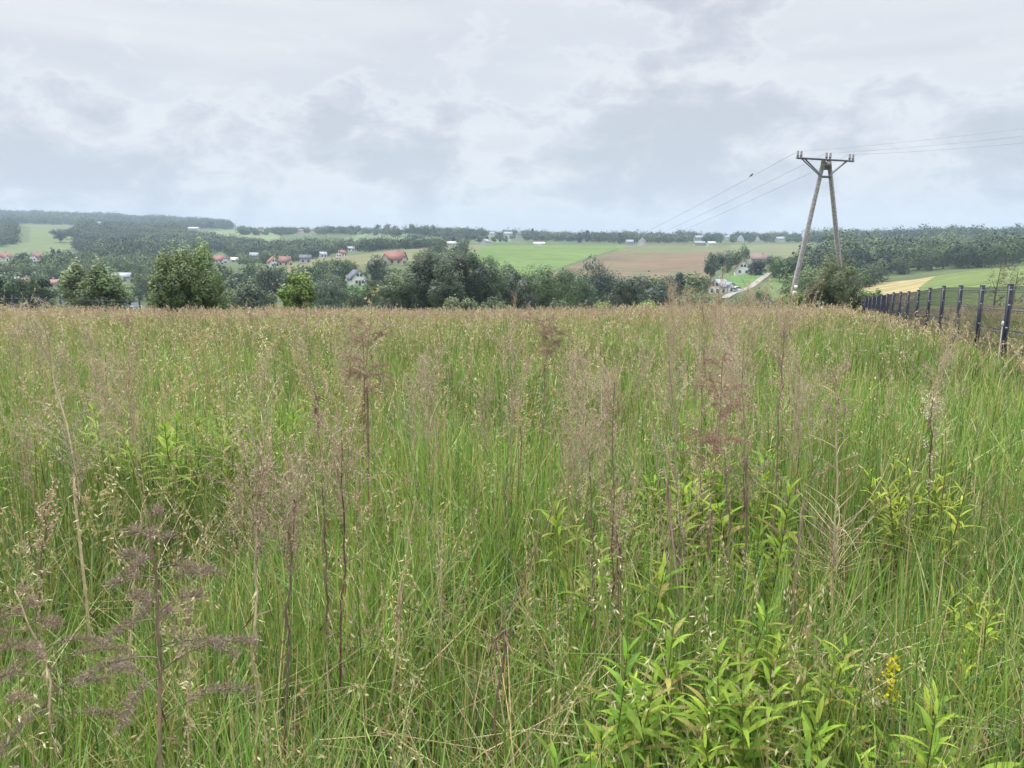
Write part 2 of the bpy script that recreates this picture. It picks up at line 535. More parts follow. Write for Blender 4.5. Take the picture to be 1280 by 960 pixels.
# fields on the hills: outlines as seen, kept on the real slope by distance limits
FIELDS = [
    ('pasture', [(28, 281), (100, 282), (98, 288), (93, 310), (62, 316), (-20, 322), (-20, 308), (36, 303), (38, 284)], 700, 1700,
     ground_mat('hill pasture', (.065, .10, .038), (.082, .118, .042), (.10, .118, .055), 0.02, .4, .4)),
    ('pasture', [(250, 290), (300, 287), (348, 291), (352, 304), (300, 303), (258, 297)], 900, 2200,
     ground_mat('far pasture', (.085, .13, .055), (.11, .155, .06), (.13, .15, .075), 0.02, .4, .4)),
    ('meadow_strip', [(285, 351), (300, 341), (352, 332), (400, 323), (452, 318), (560, 304), (610, 303), (598, 312), (520, 326), (470, 331), (430, 333), (395, 340), (330, 349), (300, 362), (280, 362)], 300, 760,
     ground_mat('rough strip', (.085, .11, .042), (.115, .122, .055), (.125, .112, .068), 0.03, .5, .9)),
    ('lawn', [(395, 357), (470, 356), (475, 372), (390, 374)], 230, 450, ground_mat('house lawn', (.05, .11, .03), (.07, .13, .035), (.09, .14, .05), 0.05)),
    ('hay_field', [(405, 302), (440, 296), (470, 289), (555, 289), (640, 293), (640, 303), (560, 304), (452, 309), (405, 305)], 700, 1900,
     ground_mat('pale hay field', (.07, .11, .055), (.085, .125, .06), (.105, .13, .07), 0.015, .5, 1.2)),
    ('crop_field', [(585, 307), (780, 306), (779, 309), (735, 322), (700, 334), (655, 352), (575, 352), (562, 330)], 380, 800,
     ground_mat('young green crop', (.062, .115, .028), (.075, .13, .032), (.095, .13, .042), 0.02, .55, .55)),
    ('field_margin', [(783, 305), (914, 305), (912, 313), (850, 317), (768, 314.5)], 500, 820,
     ground_mat('green headland', (.078, .105, .045), (.092, .112, .05), (.108, .105, .056), 0.02, .4)),
    ('ploughed_field', [(785, 306), (912, 306), (910, 318), (893, 335), (880, 362), (700, 362), (690, 341), (735, 325), (776, 312)], 350, 800,
     ground_mat('thin crop on brown soil', (.112, .083, .054), (.082, .096, .045), (.125, .085, .058), 0.012, .55, .25)),
    ('pasture', [(912, 306), (1000, 305), (1000, 318), (968, 330), (912, 322)], 500, 1000,
     ground_mat('rough pasture', (.075, .11, .045), (.10, .125, .055), (.13, .12, .075), 0.03, .3)),
    ('garden_lawn', [(896, 343), (965, 341), (942, 360), (908, 361)], 270, 420, ground_mat('garden lawn', (.06, .125, .035), (.075, .14, .04), (.09, .14, .05), 0.05)),
    ('slope_meadow', [(972, 338), (1010, 332), (1000, 365), (950, 385), (936, 376), (950, 360)], 180, 420,
     ground_mat('slope meadow', (.055, .105, .035), (.075, .125, .04), (.10, .13, .05), 0.04)),
    ('straw_field', [(1040, 358), (1100, 345), (1185, 333), (1168, 346), (1150, 358), (1141, 374), (1128, 388), (1040, 392)], 100, 330,
     ground_mat('yellow straw', (.22, .18, .085), (.19, .17, .075), (.24, .20, .105), 0.06, .4, .8)),
    ('green_field', [(1185, 333), (1240, 324), (1330, 311), (1420, 308), (1420, 404), (1120, 404), (1141, 374), (1150, 358), (1168, 346)], 68, 330,
     ground_mat('green field', (.068, .108, .032), (.085, .122, .038), (.105, .13, .05), 0.05, .4, .6)),
    ('far_pasture', [(1130, 301), (1250, 300), (1255, 309), (1190, 309), (1130, 306)], 700, 1400,
     ground_mat('ridge pasture', (.10, .15, .055), (.13, .175, .065), (.15, .18, .08), 0.02)),
]
M_HILL = ground_mat('hill scrub', (.045, .07, .028), (.062, .085, .032), (.078, .09, .042), 0.02)
M_SOIL = ground_mat('meadow floor', (.055, .06, .026), (.085, .08, .036), (.04, .045, .02), 0.9, fscale=9.0)
M_ROAD = ground_mat('gravel road', (.22, .20, .18), (.27, .25, .23), (.19, .17, .15), 0.3)

# polar grid: fine ahead, coarse behind
q_f = np.linspace(-1.18, 1.18, 1500)                       # tangent of azimuth ahead
az_front = np.arctan(q_f)
az_back = np.linspace(az_front[-1], 2 * math.pi + az_front[0], 40)[1:-1]
AZ = np.concatenate([az_front, az_back])
R = np.concatenate([np.exp(np.linspace(math.log(0.4), math.log(75), 60))[:-1], np.exp(np.linspace(math.log(75), math.log(900), 270))[:-1],
                    np.exp(np.linspace(math.log(900), math.log(4500), 80))])
nA, nR = len(AZ), len(R)
GX = R[:, None] * np.sin(AZ)[None]; GY = R[:, None] * np.cos(AZ)[None]
GZ = height(GX, GY)
rough = (vnoise(GX, GY, 40, 3) - .5) * np.clip((R[:, None] - 110) / 100, 0, 1) * 1.2
GZ = GZ + rough * 0.5
V = np.stack([GX, GY, GZ], -1).reshape(-1, 3)
ii = np.arange(nR - 1)[:, None] * nA; kk = np.arange(nA)[None]; k2 = (kk + 1) % nA
Q = np.stack([ii + kk, ii + nA + kk, ii + nA + k2, ii + k2], -1).reshape(-1, 4)
cen = V[Q].mean(1)
with np.errstate(all='ignore'):
    cpx, cpy = proj(cen)
front = cen[:, 1] > 1
owner = np.zeros(len(Q), int)
for i, (nm, poly, d0, d1, mt) in enumerate(FIELDS):
    m_ = front & (cen[:, 1] > d0) & (cen[:, 1] < d1) & inpoly(cpx, cpy, poly) & (owner == 0)
    owner[m_] = i + 1
near = (np.hypot(cen[:, 0], cen[:, 1]) < 90)


def sub_sheet(name, mask, mat, extra=None):
    q = Q[mask]
    u, inv = np.unique(q, return_inverse=True)
    g = Geo()
    g.add(V[u], inv.reshape(-1, 4), (0.1, 0.1, 0.1))
    if extra is not None: g.add(*extra)
    o = g.build(name, mat, smooth=True)
    return tag(o, kind='structure')


# centre cap of the sheet
capn = nA
ring0 = V[:nA]
capv = np.concatenate([ring0, np.repeat(np.array([[0, 0, 0.0]]), nA, 0)])
capq = np.stack([np.arange(nA), (np.arange(nA) + 1) % nA, nA + (np.arange(nA) + 1) % nA, nA + np.arange(nA)], -1)
sub_sheet('ground', (owner == 0) & near, M_SOIL, (capv, capq, (0.1, 0.1, 0.1)))
sub_sheet('hills', (owner == 0) & ~near, M_HILL)
for i, (nm, poly, d0, d1, mt) in enumerate(FIELDS):
    if (owner == i + 1).any(): sub_sheet(nm, owner == i + 1, mt)

# the gravel road that climbs past the houses: a draped strip
def road(pts, width):
    P = np.array([hit(a, b, d0) for a, b, d0 in pts])
    t = np.linspace(0, 1, 60)
    s_ = np.linspace(0, 1, len(P))
    C_ = np.stack([np.interp(t, s_, P[:, k]) for k in range(3)], 1)
    for _ in range(6): C_[1:-1, :2] = (C_[:-2, :2] + C_[1:-1, :2] * 2 + C_[2:, :2]) / 4
    tg = np.gradient(C_[:, :2], axis=0); tg /= np.linalg.norm(tg, axis=1)[:, None]
    nrm = np.stack([-tg[:, 1], tg[:, 0]], 1)
    g = Geo()
    vs = []
    for sgn in (-1, -.33, .33, 1):
        xy = C_[:, :2] + nrm * width / 2 * sgn
        vs.append(np.concatenate([xy, height(xy[:, 0], xy[:, 1])[:, None] + 0.32], 1))
    v = np.stack(vs, 1).reshape(-1, 3)
    i = np.arange(59)[:, None] * 4; k = np.arange(3)[None]
    g.add(v, np.stack([i + k, i + k + 1, i + 4 + k + 1, i + 4 + k], -1).reshape(-1, 4), (.3, .27, .24))
    return tag(g.build('road', M_ROAD, smooth=True), kind='structure')


road([(905, 374, 200), (915, 368, 220), (930, 363, 240), (940, 358, 250), (950, 350, 260), (960, 344, 300), (966, 341, 310)], 2.8)

# ------------------------------------------------------------------ meadow grass
rng = np.random.default_rng(11)


def scatter(dens, y0=0.75, y1=62.0, lat=None):
    """points on the meadow, their density a smooth function of distance, across the view and a margin at each side"""
    yy = np.exp(np.linspace(math.log(y0), math.log(y1), 4000))
    wgt_ = dens(yy) * 2 * (0.76 * yy + 1.7) * np.gradient(yy)
    cdf = np.cumsum(wgt_)
    n = int(cdf[-1])
    y = np.interp(rng.random(n) * cdf[-1], cdf, yy)
    x = (rng.random(n) * 2 - 1) * (0.76 * y + 1.7)
    return np.stack([x, y, height(x, y)], 1)


def lowness(P):
    """the strip beside the mesh fence is mown lower, and the right side bears fewer seed heads"""
    df = (4.18 + 0.372 * P[:, 1]) - P[:, 0]
    return np.clip(1 - np.abs(df + .6) / 3.2, 0, 1) * np.clip((P[:, 1] - 5) / 5, 0, 1)


def tanclump(P):
    return np.exp(-((P[:, 0] - 3.4) / 1.6) ** 2 - ((P[:, 1] - 12.5) / 5) ** 2)


def rightness(P):
    return np.clip((P[:, 0] / (P[:, 1] + 1.0) - 0.12) / 0.35, 0, 1)


def tone(P, cols, wts, jitter=0.22):
    idx = rng.choice(len(cols), size=len(P), p=np.array(wts) / np.sum(wts))
    c = np.array(cols)[idx]
    return np.clip(c * (1 + (rng.random((len(P), 1)) - .5) * 2 * jitter) * (1 + (rng.random((len(P), 3)) - .5) * .12), 0, 1)


GREENS = [(.150, .250, .048), (.110, .200, .042), (.195, .285, .062), (.085, .160, .052), (.25, .255, .09), (.37, .31, .16)]


def patch_color(P, c):
    """bright, dull and bluish patches over the meadow; a drier belt toward its far edge and left side"""
    n = vnoise(P[:, 0], P[:, 1], 1.7, 5)[:, None]
    n2 = vnoise(P[:, 0] * .6, P[:, 1], 3.5, 9)[:, None]
    n3 = vnoise(P[:, 0], P[:, 1], .8, 51)[:, None]
    c = c * (0.58 + 0.5 * n + .36 * n3)
    dry = np.clip((P[:, 1:2] - 9) / 22, 0, 1) * 0.38 + np.clip(n2 - .55, 0, 1) * 0.7
    left = np.clip((-P[:, 0:1] - 0.1 * P[:, 1:2]) / (0.5 * P[:, 1:2] + 2), 0, 1) * np.clip((P[:, 1:2] - 4) / 8, 0, 1)
    dry = np.clip(dry + 0.25 * left, 0, 0.75)
    return c * (1 - dry) + dry * np.array([[.19, .205, .088]])


grass = Geo()
PA = scatter(lambda y: 7600 / (1 + (y / 2.3) ** 1.95) + 14)
PA = PA[rng.random(len(PA)) < .42 + .75 * np.clip(vnoise(PA[:, 0], PA[:, 1], .28, 31) * .6 + vnoise(PA[:, 0], PA[:, 1], .9, 37) * .6 - .1, 0, 1)]
for (y0, y1, nseg) in ((0, 3, 4), (3, 8, 3), (8, 99, 2)):
    P = PA[(PA[:, 1] >= y0) & (PA[:, 1] < y1)]
    N = len(P); Y_ = P[:, 1]
    clump = vnoise(P[:, 0], P[:, 1], .45, 2)
    clump2 = vnoise(P[:, 0], P[:, 1], 1.3, 23)
    L = .70 * (1 + .15 * tanclump(P)) * (0.42 + 0.75 * rng.random(N)) * (0.66 + 0.4 * clump + .28 * clump2) * (1 - .66 * lowness(P)) * (1 - .2 * np.clip((Y_ - 16) / 12, 0, 1))
    az = rng.random(N) * 2 * math.pi
    bend = np.abs(rng.normal(0.0, 0.30, N)) + 0.04
    droop = rng.random(N) < 0.12
    bend[droop] += 0.55
    tilt = rng.normal(0, 0.09, N)
    face = az + math.pi / 2 + rng.normal(0, .7, N)
    col = patch_color(P, tone(P, GREENS, (.28, .16, .24, .12, .13, .07), .34))
    wd = .0039 * (1 + (Y_ / 3.6) ** 1.02)
    v, q, c, _p = ribbons(P, L, az, bend, wd * (0.6 + 0.8 * rng.random(N)), face, nseg, col, rng, tilt)
    grass.add(v, q, c)
print('blades', len(PA))
tag(grass.build('meadow_grass', M_GRASS), 'tall green grass blades covering the whole meadow', 'grass', kind='stuff')

# dead thatch and fallen straw low in the grass
straw = Geo()
P = scatter(lambda y: 620 / (1 + (y / 2.2) ** 1.8), .75, 30); N = len(P)
L = 0.25 + 0.55 * rng.random(N)
az = rng.random(N) * 2 * math.pi
col = tone(P, [(.34, .27, .15), (.25, .19, .11), (.42, .36, .22), (.17, .12, .08)], (.4, .3, .2, .15))
v, q, c, _p = ribbons(P, L, az, 0.1 + 0.8 * rng.random(N), .0036 * (1 + P[:, 1] / 5) * (.5 + rng.random(N)), az + 1.57, 3, col, rng, rng.random(N) * .8)
straw.add(v, q, c)
tag(straw.build('dry_grass', M_SEED), 'pale dead straw lying through the green grass', 'dry grass', kind='stuff')

# flowering grass: culms and their seed heads
seed = Geo()
PINK = [(.37, .28, .235), (.40, .32, .235), (.33, .245, .21), (.44, .37, .26)]
TAN = [(.40, .34, .20), (.46, .40, .27), (.34, .31, .15), (.30, .31, .13)]
PS = scatter(lambda y: 30 / (1 + (y / 7.0) ** 1.25) + 3.0, .9)
PS = PS[rng.random(len(PS)) > .75 * rightness(PS) * np.clip(1.6 - PS[:, 1] / 22, 0, 1)]
print('culms', len(PS))
for (y0, y1, nsp, br) in ((0, 3, 30, 1), (3, 7, 22, 1), (7, 13, 15, 0), (13, 26, 11, 0), (26, 99, 8, 0)):
    P = PS[(PS[:, 1] >= y0) & (PS[:, 1] < y1)]; N = len(P); Y_ = P[:, 1]
    cw = .0020 * (1 + Y_ / 6.5); sl = .012 * (1 + Y_ / 6.0) * math.sqrt(24 / nsp) ** .5; sw = .0036 * (1 + Y_ / 5.5)
    H = (0.70 + 0.36 * rng.random(N)) * (0.85 + .3 * vnoise(P[:, 0], P[:, 1], 2.5, 7)) * (1 - .55 * lowness(P)) * (.86 + .34 * vnoise(P[:, 0], P[:, 1], 1.1, 61)) * (1 + .35 * tanclump(P)) * (1 - .17 * np.clip((Y_ - 16) / 12, 0, 1) * (1 - np.clip(P[:, 0] / 8, 0, 1)))
    az = rng.random(N) * 2 * math.pi
    bend = np.abs(rng.normal(0, .16, N)) + .03
    tilt = rng.normal(0, .08, N)
    ccol = tone(P, [(.24, .23, .09), (.32, .27, .14), (.17, .20, .06)], (.4, .35, .25))
    v, q, c, cur = ribbons(P, H, az, bend, cw, rng.random(N) * 6.28, 4, ccol, rng, tilt, tipw=.45, curl=2.6)
    seed.add(v, q, c)
    # three habits: loose nodding oat, soft reddish plume, narrow spike
    pn = vnoise(P[:, 0], P[:, 1], 3.0, 17)
    farpink = np.clip((P[:, 1] - 14) / 14, 0, 1) * np.clip(1 - (P[:, 0] / np.maximum(P[:, 1], 1)) * 2.0, 0.25, 1)
    rr = rng.random(N)
    habit = np.where(rr < .30 + .45 * farpink + .25 * (pn > .6), 1, np.where(rr < .82, 0, 2))
    tipp, pre = cur[:, -1], cur[:, -2]
    ax = tipp - pre; ax /= np.linalg.norm(ax, axis=1)[:, None]
    plen = np.where(habit == 0, .20, np.where(habit == 1, .17, .11)) * (0.8 + .5 * rng.random(N))
    prad = np.where(habit == 0, .042, np.where(habit == 1, .028, .008)) * (0.7 + .6 * rng.random(N)) * (1 + np.clip(Y_ / 30, 0, .7))
    hcol = np.where((habit == 1)[:, None], tone(P, PINK, (.4, .25, .2, .15)), tone(P, TAN, (.32, .36, .16, .16)))
    u = rng.random((N, nsp))
    s_ = u[..., None] * plen[:, None, None]
    ra = rng.random((N, nsp)) * 6.283
    rd = prad[:, None] * (1 - .75 * u) * (.25 + .75 * rng.random((N, nsp)))
    off = np.stack([np.cos(ra) * rd, np.sin(ra) * rd, np.where((habit == 0)[:, None], -.35, .15) * rd], -1)
    pos = tipp[:, None] - ax[:, None] * (plen[:, None, None] * .55) + ax[:, None] * s_ + off
    aim = np.where((habit == 0)[:, None, None], off * 12 + np.array([0, 0, -.25]), ax[:, None] * 1.0 + off * 14)
    aim = aim + rng.normal(0, .25, aim.shape)
    kl = sl[:, None] * (.7 + .6 * rng.random((N, nsp))) * np.where(habit == 0, 1.15, np.where(habit == 1, .75, .7))[:, None]
    kv, kq, kc = kites(pos.reshape(-1, 3), aim.reshape(-1, 3), kl.ravel(), np.repeat(sw, nsp), np.repeat(hcol, nsp, 0) * (.85 + .3 * rng.random((N * nsp, 1))), rng)
    seed.add(kv, kq, kc)
    if br:     # hair-thin branches that carry the spikelets
        root = tipp[:, None] - ax[:, None] * (plen[:, None, None] * .58) + ax[:, None] * s_ * .93
        a_, b_ = root.reshape(-1, 3), pos.reshape(-1, 3)
        sd = np.cross(b_ - a_, rng.normal(size=a_.shape)); sd /= np.linalg.norm(sd, axis=1)[:, None] + 1e-9
        sd *= np.repeat(cw, nsp)[:, None] * .22
        bv = np.stack([a_ - sd, a_ + sd, b_ + sd, b_ - sd], 1).reshape(-1, 3)
        seed.add(bv, np.arange(len(bv)).reshape(-1, 4), np.repeat(np.repeat(ccol, nsp, 0), 4, 0))
tag(seed.build('seed_grass', M_SEED), 'flowering grass with tan and reddish seed heads above the meadow', 'grass', kind='stuff')


# ------------------------------------------------------------------ weeds in the foreground
def leafy(seed_, hgt, nleaf, llen, lw, cols, spread=1.0):
    """upright weed with long pointed leaves set in a spiral; returns (stem geo, leaf geo)"""
    r = np.random.default_rng(seed_)
    st, lf = Geo(), Geo()
    lean = r.normal(0, .07, 2)
    tt = np.linspace(0, 1, 7)
    pts = np.stack([lean[0] * hgt * tt ** 1.6 + .01 * np.sin(tt * 5 + seed_), lean[1] * hgt * tt ** 1.6, hgt * tt], 1)
    st.tube(pts, np.linspace(.0038, .0016, 7), (.13, .16, .05), 5, cap=False)
    for k in range(nleaf):
        u = 0.22 + 0.78 * (k + .5) / nleaf
        a = k * 2.4 + r.normal(0, .25)
        base = np.array([np.interp(u, tt, pts[:, j]) for j in range(3)])
        L = llen * (1.05 - .55 * abs(u - .6) * 1.4) * (.8 + .4 * r.random()) * (1 if u < .93 else .7)
        W = lw * (.8 + .4 * r.random()) * (L / llen)
        up = .35 + 1.1 * max(0, u - .55) * 1.6 + r.normal(0, .15)
        hd = np.array([math.cos(a), math.sin(a), 0])
        sd = np.array([-math.sin(a), math.cos(a), 0])
        n = 5
        t = np.linspace(0, 1, n + 1)
        droop = (.75 - .35 * u) + r.normal(0, .12)
        cen_ = base + hd * (L * t * math.cos(math.atan(up)) * spread)[:, None] + np.array([0, 0, 1.0]) * (L * (up * t * .8 - droop * t ** 2 * .85))[:, None]
        w_ = W * np.array([.22, .85, 1.0, .78, .42, .04]) * .5
        fold = .35 * w_
        ctr = cen_.copy()
        lft = cen_ - sd * w_[:, None] + np.array([0, 0, 1.0]) * fold[:, None]
        rgt = cen_ + sd * w_[:, None] + np.array([0, 0, 1.0]) * fold[:, None]
        v = np.stack([lft, ctr, rgt], 1).reshape(-1, 3)
        i = np.arange(n)[:, None] * 3; kk_ = np.arange(2)[None]
        q = np.stack([i + kk_, i + kk_ + 1, i + 3 + kk_ + 1, i + 3 + kk_], -1).reshape(-1, 4)
        c = np.array(cols[r.integers(len(cols))]) * (.8 + .4 * r.random())
        if r.random() < .07: c = np.array((.27, .24, .07)) * (.6 + .5 * r.random())
        lf.add(v, q, np.clip(c * (1 + (.25 if u > .85 else 0)), 0, 1))
    return st, lf


LEAFC = [(.12, .20, .018), (.15, .225, .022), (.10, .175, .018), (.17, .24, .028)]
LEAFY = [(.18, .235, .025), (.21, .25, .032), (.155, .215, .025)]
LEAFG = [(.13, .17, .10), (.11, .15, .09), (.16, .19, .12)]
leaf_protos = []


def leaf_proto(seed_, h, n, ll, lw, cols, sp=1.0):
    st, lf = leafy(seed_, h, n, ll, lw, cols, sp)
    return [('stem', st.mesh('stem', M_LEAF, True)), ('leaves', lf.mesh('leaves', M_LEAF, True)), h]


LP_A = [leaf_proto(100 + i, .62 + .06 * i, 34 + 3 * i, .145, .023, LEAFC, 1.15) for i in range(5)]
LP_Y = [leaf_proto(140 + i, .60 + .05 * i, 36, .11, .015, LEAFY) for i in range(3)]
LP_B = [leaf_proto(160 + i, .50, 20, .17, .036, LEAFC) for i in range(2)]
LP_G = [leaf_proto(180 + i, .45, 44, .055, .012, LEAFG, 1.0) for i in range(2)]


def put_weed(name, proto, x, y, rz, sc, label, cat, group):
    e = empty(name, (x, y, float(height(x, y)) - .01), rz)
    e.scale = (sc,) * 3
    tag(e, label, cat, group)
    for nm, me in proto[:2]:
        o = bpy.data.objects.new(nm, me)
        COL.objects.link(o); o.parent = e
    return e


def xy_at(px, Y):
    return (px - 640.0) / F * (Y * CT + EYE * ST)


rl = random.Random(5)


def weeds(n, px0, px1, Y0, Y1, protos, s0, s1, label, group, name='goldenrod_plant', cat='weed'):
    for i in range(n):
        Y = rl.uniform(Y0, Y1); px = rl.uniform(px0, px1)
        put_weed(name, rl.choice(protos), xy_at(px, Y), Y, rl.uniform(0, 6.28), rl.uniform(s0, s1), label, cat, group)


weeds(66, 690, 1130, 1.42, 2.1, LP_A, .58, .90, 'bright green leafy weed in the big clump at the bottom edge, below the brown stalks', 'leafy weeds at the bottom edge')
weeds(38, 820, 1000, 2.6, 3.8, LP_A + LP_Y, .85, 1.1, 'leafy green weed growing between the brown stalks right of centre', 'leafy weeds among the brown stalks')
weeds(18, 1090, 1190, 3.0, 3.8, LP_Y, 1.0, 1.25, 'yellow-green leafy weed in the clump beside the tall pale branching stalk', 'leafy weeds beside the pale stalk')
weeds(15, 1150, 1300, 2.0, 2.5, LP_Y, .75, 1.0, 'yellowish narrow-leaved weed in the low clump near the right edge', 'yellowish weeds near the right edge')
weeds(10, 1060, 1200, 1.5, 1.8, LP_B, .8, 1.05, 'broad-leaved green weed at the bottom edge under the yellow flowers', 'broad-leaved weeds')
weeds(40, 140, 310, 3.9, 5.3, LP_A + LP_Y, .85, 1.08, 'bright green leafy weed in the patch in the left half of the meadow', 'leafy weeds in the left half')
weeds(18, 315, 410, 4.9, 6.2, LP_A + LP_Y, .9, 1.1, 'bright green leafy weed in the small patch behind the left half clump', 'leafy weeds behind the left clump')
weeds(5, -40, 60, 3.6, 4.4, LP_A, .9, 1.1, 'leafy green weed by the left edge of the meadow', 'leafy weeds by the left edge')
weeds(8, 700, 830, 2.4, 3.2, LP_A, .8, 1.0, 'leafy green weed half hidden in grass at the centre of the meadow', 'leafy weeds at the centre')
weeds(6, 1190, 1310, 1.7, 2.0, LP_G, .9, 1.15, 'small grey-green weed in the bottom right corner', 'grey-green weeds in the corner', name='mugwort_plant')

# a spike of small yellow flowers
r_ = np.random.default_rng(77)
yx, yY = xy_at(1097, 1.95), 1.95
e = tag(empty('flowering_weed', (yx, yY, float(height(yx, yY)))), 'single spike of tiny yellow flowers above the broad leaves at lower right', 'flower')
g = Geo(); g.tube([(0, 0, 0), (.005, 0, .3), (.0, .01, .60)], [.003, .0025, .0012], (.14, .19, .05), 5); g.build('stem', M_LEAF, e)
g = Geo()
n = 130
zz = .47 + .13 * r_.random(n)
pp = np.stack([r_.normal(0, .011, n) * (1.3 - (zz - .47) * 5), r_.normal(0, .011, n), zz], 1)
g.add(*kites(pp, r_.normal(0, 1, (n, 3)), .012, .009, np.repeat(np.array([[.62, .52, .03]]), n, 0), r_))
g.build('flowers', M_LEAF, e)

# ---- dried weed stalks
BROWN, DARK, PALE, MAUVE = (.22, .16, .11), (.095, .06, .048), (.46, .37, .235), (.23, .18, .14)


def smooth_path(pts, n=12):
    pts = np.asarray(pts, float)
    s_ = np.linspace(0, 1, len(pts)); t = np.linspace(0, 1, n)
    if len(pts) >= 3:
        out_ = np.stack([np.interp(t, s_, pts[:, k]) for k in range(3)], 1)
        for _ in range(2): out_[1:-1] = (out_[:-2] + 2 * out_[1:-1] + out_[2:]) / 4
        return out_
    return np.stack([np.interp(t, s_, pts[:, k]) for k in range(3)], 1)


def twigs(g, r, a, d, L, col, rad, depth, fuzz=None, fz=(.012, 3), up=.0):
    """a fine branch with its own side twigs; fuzz collects the fluffy remains of the flower heads"""
    n = 5
    t = np.linspace(0, 1, n)
    d = d / np.linalg.norm(d)
    bendv = r.normal(0, .18, 3); bendv[2] += up
    pts = a + d * (L * t)[:, None] + bendv[None] * (L * t ** 2)[:, None]
    g.tube(pts, np.linspace(rad, rad * .45, n), col, 3, cap=False)
    if fuzz is not None:
        m = int(L / .012 * fz[1])
        if m > 0:
            u = r.random(m) ** .8
            pp_ = np.stack([np.interp(u, t, pts[:, k]) for k in range(3)], 1)
            fuzz.add(*kites(pp_, r.normal(0, 1, (m, 3)) + d, fz[0] * (.6 + .8 * r.random(m)), fz[0] * .16, np.array(col)[None] * (1.1 + .9 * r.random((m, 1))), r))
    if depth > 0:
        for k in range(3 + int(r.random() * 3)):
            u = .25 + .7 * r.random()
            p_ = np.array([np.interp(u, t, pts[:, j]) for j in range(3)])
            nd = d * .8 + r.normal(0, .5, 3) + np.array([0, 0, up])
            twigs(g, r, p_, nd, L * (.3 + .3 * r.random()), col, rad * .6, depth - 1, fuzz, fz, up)


def dry_stalk(name, seed_, Y, top, base_px, style, label, mids=(), rad=.0042, col=BROWN, head=None, group=None, cat='dried weed', link=True):
    """a dead weed: stem follows photo points (px, row), the head depends on the style"""
    r = np.random.default_rng(seed_)
    bx = xy_at(base_px, Y); bz = float(height(bx, Y))
    P0 = np.array([bx, Y, bz - .02])
    dy = r.normal(0, .04)
    path = [P0] + [pt(a, b, Y + dy * .5) for a, b in mids] + [pt(top[0], top[1], Y + dy)]
    path = np.array(path) - np.array([bx, Y, bz])
    pts = smooth_path(path, 14)
    pts[1:-1, :2] += r.normal(0, .004, (12, 2))
    H = pts[-1, 2]
    return stalk_at(name, r, (bx, Y, bz), pts, H, style, label, rad, col, head, group, cat)


